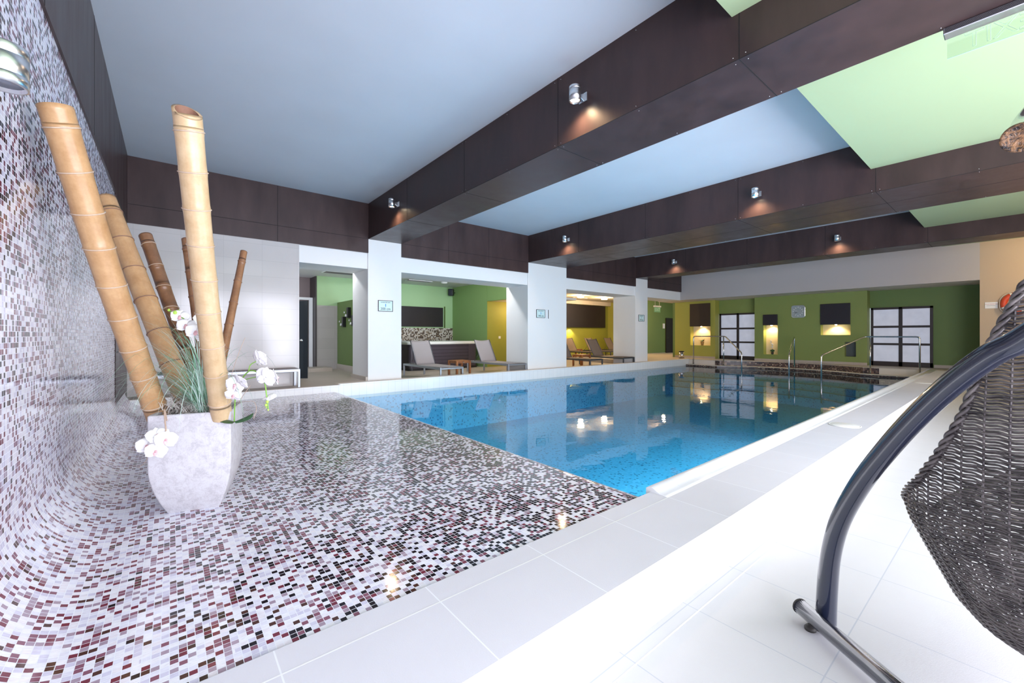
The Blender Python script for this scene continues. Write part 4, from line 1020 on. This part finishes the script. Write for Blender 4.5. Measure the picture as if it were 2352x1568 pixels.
def bpole(label, bpx, bd, tpx, td, r0, r1, mat, nodem, nn, bow, cut):
    a = at(bpx[0], bpx[1], bd); b_ = at(tpx[0], tpx[1], td); ax = (a-b_).normalized()
    a = a+ax*max(0.0, (a.z-0.955)/max(0.3, -ax.z))       # run on down into the bark
    bamboo(label, a, b_, r0, r1, mat, nodem, nn, bow, cut)
G, Pm, Bm, J, JD = M['bamboo_gold'], M['bamboo_pale'], M['bamboo_brown'], M['bamboo_node'], M['bamboo_node_dark']
bpole('tallest thick golden bamboo pole leaning left towards the mosaic wall', (361, 948), 3.00, (127, 245), 2.22, 0.069, 0.073, G, J, 9, 0.02, (0.0, -0.02, 0.0))
bpole('second leaning bamboo pole behind the tallest one', (432, 930), 3.17, (243, 458), 3.38, 0.074, 0.068, G, JD, 7, 0.0, (0, 0, 0.02))
bpole('brown medium bamboo pole standing behind, third from the left', (462, 905), 3.32, (334, 541), 3.52, 0.052, 0.047, Bm, J, 8, 0.0, (0, 0, 0.01))
bpole('thin mottled bamboo pole just left of the pale one', (478, 905), 3.32, (429, 549), 3.45, 0.042, 0.037, Bm, JD, 7, 0.0, (0, 0, 0.01))
bpole('pale thick bamboo pole standing nearly upright with a slanted open top', (507, 938), 2.98, (430, 258), 2.38, 0.066, 0.071, Pm, J, 9, 0.012, (-0.012, 0.040, 0.0))
bpole('thin brown bamboo pole leaning right', (494, 905), 3.30, (560, 578), 3.78, 0.034, 0.028, Bm, JD, 7, 0.0, (0, 0, 0.005))

# orchids
def petal(mb, c, n, u, L, W, cup=0.25):
    n = n.normalized(); u = (u-n*u.dot(n)).normalized(); v = n.cross(u); rows = []
    for i in range(7):
        f = i/6; wv = W*math.sin(PI*min(1, 0.08+f*0.92))**0.75*(1.0 if f < 1 else 0.3)
        rows.append([c+u*(L*f)+v*(wv*g)+n*(cup*L*(f*f*0.5-0.35*g*g*0.6)) for g in (-1, -0.5, 0, 0.5, 1)])
    mb.grid(rows, True)
def orchid_flower(parent, c, n, s=0.055, roll=0.0):
    n = Vector(n).normalized(); a = n.orthogonal().normalized(); up = Vector((0,0,1)); up = (up-n*up.dot(n)).normalized() if abs(n.z) < 0.95 else a
    sd = n.cross(up); mb = MB()
    def dr(deg): r = math.radians(deg)+roll; return up*math.cos(r)+sd*math.sin(r)
    for deg, L, W in ((0, 1.0, 0.42), (128, 1.0, 0.40), (232, 1.0, 0.40)): petal(mb, c-n*0.004, n, dr(deg), s*L, s*W)
    for deg in (72, 288): petal(mb, c+n*0.002, n, dr(deg), s*1.1, s*0.72)
    f = obj('flower', mb, M['petal'], parent, solid=0.0012)
    mc = MB(); mc.lathe([(0, -s*0.1), (s*0.16, 0), (s*0.14, s*0.12), (0, s*0.25)], 8, c+n*0.006, n); petal(mc, c+n*0.012, n+dr(180)*0.4, dr(180), s*0.5, s*0.2, 0.8)
    obj('flower_lip', mc, M['petal_centre'], f)
def orchid(label, base, stem, flowers, buds, leaves=0):
    t = thing('orchid', label, 'orchid', base, 'artificial orchids in the planter')
    P = [Vector(base)]+[Vector(s) for s in stem]
    obj('stem', MB().tube(smooth(P), 0.0042, 6), M['stemgreen'], t)
    for c, n, s in flowers: orchid_flower(t, Vector(c), n, s, random.uniform(-0.25, 0.25))
    for c, s in buds:
        obj('bud', MB().lathe([(0, -s), (s*0.7, -s*0.5), (s*0.8, 0.1*s), (s*0.4, s*0.8), (0, s)], 10, c), M['bud'], t)
    for k in range(leaves):
        a = random.uniform(0, 2*PI); mb = MB(); petal(mb, Vector(base), Vector((0,0,1)), Vector((math.cos(a), math.sin(a), 0.4)), 0.16, 0.035, 0.4); obj('leaf', mb, M['leafgreen'], t)
    return t
def smooth(P, k=6):
    out = []
    for i in range(len(P)-1):
        a, b_, c, d = P[max(0, i-1)], P[i], P[i+1], P[min(len(P)-1, i+2)]
        for j in range(k):
            f = j/k; out.append(0.5*((2*b_)+(c-a)*f+(2*a-5*b_+4*c-d)*f*f+(3*b_-a-3*c+d)*f**3))
    out.append(P[-1]); return out
tocam = lambda p: (Vector((0, 0, CAMH))-Vector(p)).normalized()
q = lambda px, py, d: at(px, py, d)
SB = lambda px, d=3.05: Vector((at(px, 940, d).x, at(px, 940, d).y, 0.94))
fl = []
for px, py, d, dx, dz, s in ((413, 727, 2.95, -0.1, 0.3, 0.052), (428, 748, 2.93, -0.3, 0.5, 0.058), (446, 758, 2.97, 0.3, 0.9, 0.05), (450, 762, 2.90, 0.0, 0.2, 0.06), (462, 733, 3.1, 0.3, 0.3, 0.05), (466, 772, 2.98, 0.4, 0.1, 0.05)):
    c = q(px, py, d); fl.append((c, tocam(c)+Vector((dx, 0, dz)), s))
orchid('spray of white orchids with green buds high in front of the brown poles', SB(478), [q(478, 850, 3.02), q(462, 775, 2.98), q(430, 738, 2.96), q(404, 722, 2.95), q(390, 714, 2.95)], fl, [(q(388, 712, 2.95), 0.011), (q(402, 718, 2.94), 0.017), (q(410, 714, 2.97), 0.011)], 3)
fl = []
for px, py, d, v, s in ((596, 824, 2.75, (0.75, 0.35, 0.3), 0.066), (541, 884, 2.78, (-0.5, -0.7, 0.1), 0.062), (553, 876, 2.75, (0.6, 0.2, 0.4), 0.060), (610, 866, 2.70, (0.5, 0.5, 0.1), 0.070), (633, 868, 2.72, (0.8, -0.1, 0.2), 0.062), (618, 912, 2.70, (0.4, 0.2, -0.7), 0.045), (536, 907, 2.85, (-0.3, -0.8, -0.3), 0.05)):
    fl.append((q(px, py, d), Vector(v), s))
o = orchid('spray of white orchids arching right over the planter edge', SB(538, 2.95), [q(541, 905, 2.9), q(548, 882, 2.82), q(572, 852, 2.76), q(596, 858, 2.72), q(608, 880, 2.71), q(612, 905, 2.70), q(616, 938, 2.70)], fl, [(q(614, 922, 2.69), 0.012), (q(611, 930, 2.69), 0.010), (q(616, 941, 2.69), 0.007), (q(612, 936, 2.70), 0.006)], 2)
obj('side_stem', MB().tube(smooth([q(571, 853, 2.76), q(575, 838, 2.75), q(588, 830, 2.75)]), 0.003, 6), M['stemgreen'], o)
obj('side_stem', MB().tube(smooth([q(562, 872, 2.76), q(580, 867, 2.74), q(598, 864, 2.72)]), 0.003, 6), M['stemgreen'], o)
fl = []
for px, py, d, v, s in ((338, 1024, 2.66, (-0.2, 0, 0.1), 0.058), (362, 1000, 2.64, (0.1, 0, 0.5), 0.058), (381, 1010, 2.62, (0.1, 0, 0), 0.058), (358, 1036, 2.62, (0, 0, -0.2), 0.056)):
    c = q(px, py, d); fl.append((c, tocam(c)+Vector(v), s))
o3 = o = orchid('white orchid blooms with pink centres hanging on the front of the planter', SB(385, 2.86), [q(378, 940, 2.76), q(379, 965, 2.70), q(381, 990, 2.66), q(376, 1005, 2.66)], fl, [], 0)
obj('twig', MB().tube(smooth([q(340, 1045, 2.67), q(334, 1060, 2.72), q(318, 1075, 2.75)]), 0.0015, 5), M['twig'], o)
for c_ in o3.children:
    if c_.name.startswith('stem'): c_.data.materials[0] = M['twig']; c_.name = 'dry_stem'
# grass fountain and straw
def blade(mb, p0, d, L, w, droop, n=9):
    p = Vector(p0); d = Vector(d).normalized(); st = L/n; rows = []
    for i in range(n+1):
        s = d.cross(Vector((0,0,1)));  s = s.normalized() if s.length > 1e-3 else Vector((1,0,0))
        ww = w*(1-(i/n)**2*0.9); rows.append([p-s*ww, p+s*ww]); p = p+d*st; p.x = max(p.x, -0.50); d = (d+Vector((0,0,-droop*(0.3+i/n)))).normalized()
    mb.grid(rows, True)
t = thing('ornamental_grass', 'tuft of arching green and pale grass blades between the poles', 'grass', SB(468, 3.05))
ctr = SB(470, 3.04)
for nm, mt, cnt in (('green_blades', M['blade'], 80), ('pale_blades', M['blade_pale'], 120)):
    mb = MB()
    for k in range(cnt):
        a = random.gauss(2.9, 1.0); sp = random.uniform(0.1, 0.75)
        c0 = ctr+Vector((random.uniform(-0.03, 0.03), random.uniform(-0.03, 0.03), 0))
        blade(mb, c0, (sp*math.cos(a), sp*math.sin(a), 1), random.uniform(0.60, 1.1), 0.0024, random.uniform(0.20, 0.38), 14)
    o = obj(nm, mb, mt, t); o['kind'] = 'stuff'
t['kind'] = 'stuff'
t = thing('dry_straw', 'nest of pale dry straw covering the top of the planter', 'straw', PC+Vector((0,0,PT-0.06))); mb = MB()
for k in range(800):
    x, y = random.uniform(-0.19, 0.19), random.uniform(-0.19, 0.17); a = random.uniform(0, 2*PI)
    p = PC+PU*x+PV*y+Vector((0, 0, PT-0.02+random.uniform(0, 0.08)))
    dv = Vector((math.cos(a), math.sin(a), random.uniform(0.05, 0.9)))
    if max(abs(x), abs(y)) > 0.11 and dv.dot(PU*x+PV*y) > 0: dv.x *= -1; dv.y *= -1
    blade(mb, p, dv, random.uniform(0.10, 0.27), 0.0019, random.uniform(0.10, 0.3), 7)
o = obj('straw_strands', mb, M['straw'], t); o['kind'] = 'stuff'; t['kind'] = 'stuff'
mb = MB()
for pts in ([q(523, 925, 2.9), q(527, 880, 2.9), q(545, 820, 2.9), q(563, 775, 2.95)], [q(548, 925, 2.85), q(557, 910, 2.8), q(575, 885, 2.78)], [q(540, 925, 2.9), q(566, 922, 2.75), q(583, 922, 2.72), q(589, 940, 2.70), q(582, 962, 2.69)]):
    mb.tube(smooth(pts, 4), 0.0016, 5)
obj('twigs', mb, M['twig'], t)

# ------------------------------------------------------------------ hanging chair
ch = thing('hanging_chair', 'black rattan egg chair hanging from a curved steel stand at the right edge', 'hanging chair', rdz(2.18, 1.6, -1.0))
cr, cd = 2.18, 1.60; Cn = math.hypot(cr, cd); thc = math.atan2(cr, cd)
low = [(2078, 1140), (2090, 1175), (2130, 1245), (2190, 1345), (2240, 1400), (2300, 1445), (2352, 1480), (2410, 1505)]
up_ = [(2078, 1140, .49), (2110, 1100, .492), (2150, 1050, .49), (2195, 980, .487), (2215, 945, .485), (2265, 810, .47), (2300, 745, .46), (2352, 655, .445)]
ta = []
for px, py in low:
    th = math.atan((px-1176)/FPX); a_ = Cn*math.sin(thc-th); dist = math.sqrt(Cn*Cn-a_*a_); z = -(py-769)/FPX*dist*math.cos(th); ta.append((z, max(a_, 0.02)))
zlip = ta[0][0]; alip = ta[0][1]
tw = []
for px, py, a_ in up_:
    th = math.atan((px-1176)/FPX); D = thc-th; a_ = min(a_, alip) if py < 1139 else alip; a_ = max(a_, Cn*math.sin(D)+1e-4)
    s_ = Cn*math.cos(D)-math.sqrt(max(0, a_*a_-(Cn*math.sin(D))**2)); P = (s_*math.sin(th), s_*math.cos(th))
    z = -(py-769)/FPX*P[1]; phi = math.atan2(-(P[1]-cd), -(P[0]-cr)); tw.append((z, phi)); ta.append((z, a_))
ta.append((0.55, 0.33)); ta.append((0.78, 0.12)); ta = sorted(set(ta)); ta = [(ta[0][0]-0.02, 0.0)]+ta
tw = sorted(tw); PHC = math.radians(-75)
tw = [(zlip-0.11, PHC)]+tw+[(0.55, math.radians(50)), (0.78, math.radians(85))]
def interp(tab, z):
    if z <= tab[0][0]: return tab[0][1]
    for (z0, v0), (z1, v1) in zip(tab, tab[1:]):
        if z <= z1: return v0+(v1-v0)*((z-z0)/max(1e-6, z1-z0))
    return tab[-1][1]
zb, zt_ = ta[0][0], 0.77
# resample by arc length so the rows stay evenly spaced over the bottom
prof = [(zb+(zt_-zb)*i/600) for i in range(601)]; acc = [0]
for i in range(1, 601): acc.append(acc[-1]+math.hypot(prof[i]-prof[i-1], interp(ta, prof[i])-interp(ta, prof[i-1])))
NR = int(acc[-1]/0.0098); NSK = 46
def zrow(i):
    s_ = acc[-1]*i/NR
    lo, hi = 0, 600
    while hi-lo > 1:
        m_ = (lo+hi)//2
        if acc[m_] < s_: lo = m_
        else: hi = m_
    return prof[lo]
def bpt(phi, z, off=0.0):
    a_ = interp(ta, z)+off; return rdz(cr-a_*math.cos(phi), cd-a_*math.sin(phi), z)
mb = MB()
for i in range(1, NR):
    z = zrow(i); w_ = interp(tw, z)-PHC if z > zlip-0.11 else 0.0; w_ = max(0, w_)
    n_ = int(NSK*6*(1-w_/PI)*min(1, 0.25+interp(ta, z)/0.49)); pts = []
    for j in range(n_+1):
        phi = PHC+w_+(2*PI-2*w_)*j/n_
        ph = phi*NSK/2; pts.append(bpt(phi, z+0.0025*math.cos(ph*2), 0.0055*math.sin(ph+(PI if i % 2 else 0))))
    mb.tube(pts, 0.0042, 4, False)
bk = obj('basket', mb, M['wicker'], ch)
mb = MB()
for k in range(NSK):
    phi = PHC+2*PI*k/NSK; pts = []
    for i in range(0, NR+1, 4):
        z = zrow(min(i, NR-1)); w_ = max(0, interp(tw, z)-PHC) if z > zlip-0.11 else 0
        dphi = (phi-PHC) % (2*PI); 
        if w_ > 0 and (dphi < w_ or dphi > 2*PI-w_):
            if len(pts) > 1: mb.tube(pts, 0.004, 4, False)
            pts = []; continue
        pts.append(bpt(phi, z))
    if len(pts) > 1: mb.tube(pts, 0.004, 4, False)
obj('stakes', mb, M['wicker'], bk)
# braided rim: three strands twisting round the opening edge
rim = []
zz = [zlip-0.11+(zt_-(zlip-0.11))*i/60 for i in range(61)]
near = [bpt(interp(tw, z), z) for z in zz]; far = [bpt(2*PHC-interp(tw, z), z) for z in zz]
loop = far[::-1]+near[1:]
L2 = []
for i in range(len(loop)-1):
    for k in range(5): L2.append(loop[i].lerp(loop[i+1], k/5))
mb = MB()
for s_ in range(3):
    pts = []; run = 0
    for i, p in enumerate(L2):
        tn = (L2[min(i+1, len(L2)-1)]-L2[max(i-1, 0)]).normalized(); a_ = tn.orthogonal().normalized()
        ref = Vector((0, 0, 1)); a_ = tn.cross(ref).normalized(); b_ = tn.cross(a_)
        if i: run += (p-L2[i-1]).length
        ph = run*2*PI/0.13+s_*2*PI/3; pts.append(p+(a_*math.cos(ph)+b_*math.sin(ph))*0.009)
    mb.tube(pts, 0.0072, 7)
obj('braided_rim', mb, M['wicker'], ch)
# steel stand
path = [rdz(*p) for p in [((px-1176)/FPX*d, d, -(py-769)/FPX*d) for px, py, d in ((1896, 1452, 2.20), (1900, 1353, 2.184), (1909, 1265, 2.153), (1932, 1189, 2.081), (1979, 1107, 1.951), (2038, 1031, 1.803), (2108, 954, 1.647), (2190, 878, 1.485), (2278, 814, 1.350), (2352, 776, 1.268))]]
path += [rdz(*p) for p in ((1.560, 1.13, 0.115), (1.58, 1.00, 0.31), (1.64, 0.93, 0.56), (1.78, 0.97, 0.82), (2.00, 1.20, 0.99), (2.18, 1.50, 1.04), (2.20, 1.68, 1.00), (2.05, 1.66, 0.86), (1.86, 1.52, 0.74), (1.668, 1.37, 0.648))]
S2 = smooth(path, 5); N_ = len(S2)
obj('stand_arc', MB().tube(S2, [0.047-0.011*min(1, i/(N_*0.45)) for i in range(N_)], 20), M['black_steel'], ch)
e_ = (S2[-1]-S2[-3]).normalized()
obj('end_cap', MB().lathe([(0.046, -0.02), (0.046, 0.008), (0.040, 0.012), (0.036, 0.006), (0.0, 0.006)], 24, S2[-1], e_), M['bronze'], ch)
zt0 = 0.078
def fl_(px, py, z): s_ = (CAMH-z)*FPX/(py-769); return at(px, py, s_)
A, B = fl_(1838, 1392, zt0), fl_(2045, 1568, zt0); dr_ = (B-A).normalized()
ft = obj('base_tube', MB().tube([A-dr_*0.0, A+dr_*1.75], 0.040, 20), M['black_steel'], ch)
obj('tube_cap', MB().lathe([(0.041, -0.004), (0.041, 0.004), (0.036, 0.010), (0, 0.012)], 20, A, -dr_), M['rubber'], ft)
for f in (0.07, 1.60):
    p = A+dr_*f; p = Vector((p.x, p.y, 0)); obj('foot', MB().lathe([(0.026, 0.0), (0.028, 0.012), (0.020, 0.022), (0.012, 0.024), (0.012, 0.05)], 16, p), M['rubber'], ch)
perp = Vector((dr_.y, -dr_.x, 0)); c0 = A+dr_*0.9
obj('cross_tube', MB().tube([c0, c0+perp*1.2], 0.038, 16), M['black_steel'], ch)
p = c0+perp*1.15; obj('foot', MB().lathe([(0.026, 0.0), (0.028, 0.012), (0.020, 0.022), (0.012, 0.024), (0.012, 0.05)], 16, (p.x, p.y, 0)), M['rubber'], ch)
hk = rdz(2.19, 1.60, 0.98)
obj('hanger', MB().tube([hk, rdz(2.18, 1.60, 0.88), rdz(2.18, 1.60, 0.74)], 0.006, 6), M['steel'], ch)

# ------------------------------------------------------------------ near window wall behind the camera
struct('wall_near_sill', MB().box(-0.8, 20, -3.45, -3.3, -0.1, 0.08), M['white'])
struct('wall_near_head', MB().box(-0.8, 20, -3.45, -3.3, 3.42, ZC), M['white'])
for x0, x1 in ((-0.8, -0.2), (2.1, 2.5), (4.9, 5.3), (7.7, 8.1), (10.5, 20)):
    struct('wall_near', MB().box(x0, x1, -3.45, -3.3, 0.08, 3.42), M['white'])
for k, (x0, x1) in enumerate(((-0.2, 2.1), (2.5, 4.9), (5.3, 7.7), (8.1, 10.5))):
    mb = MB(); f = 0.06; xm = (x0+x1)/2
    for a, b_ in ((x0, x0+f), (x1-f, x1), (xm-0.03, xm+0.03)): mb.box(a, b_, -3.40, -3.34, 0.08, 3.42)
    mb.box(x0, x1, -3.40, -3.34, 0.08, 0.16); mb.box(x0, x1, -3.40, -3.34, 3.34, 3.42)
    struct('window_%d' % (k+3), mb, M['frame_brown'])
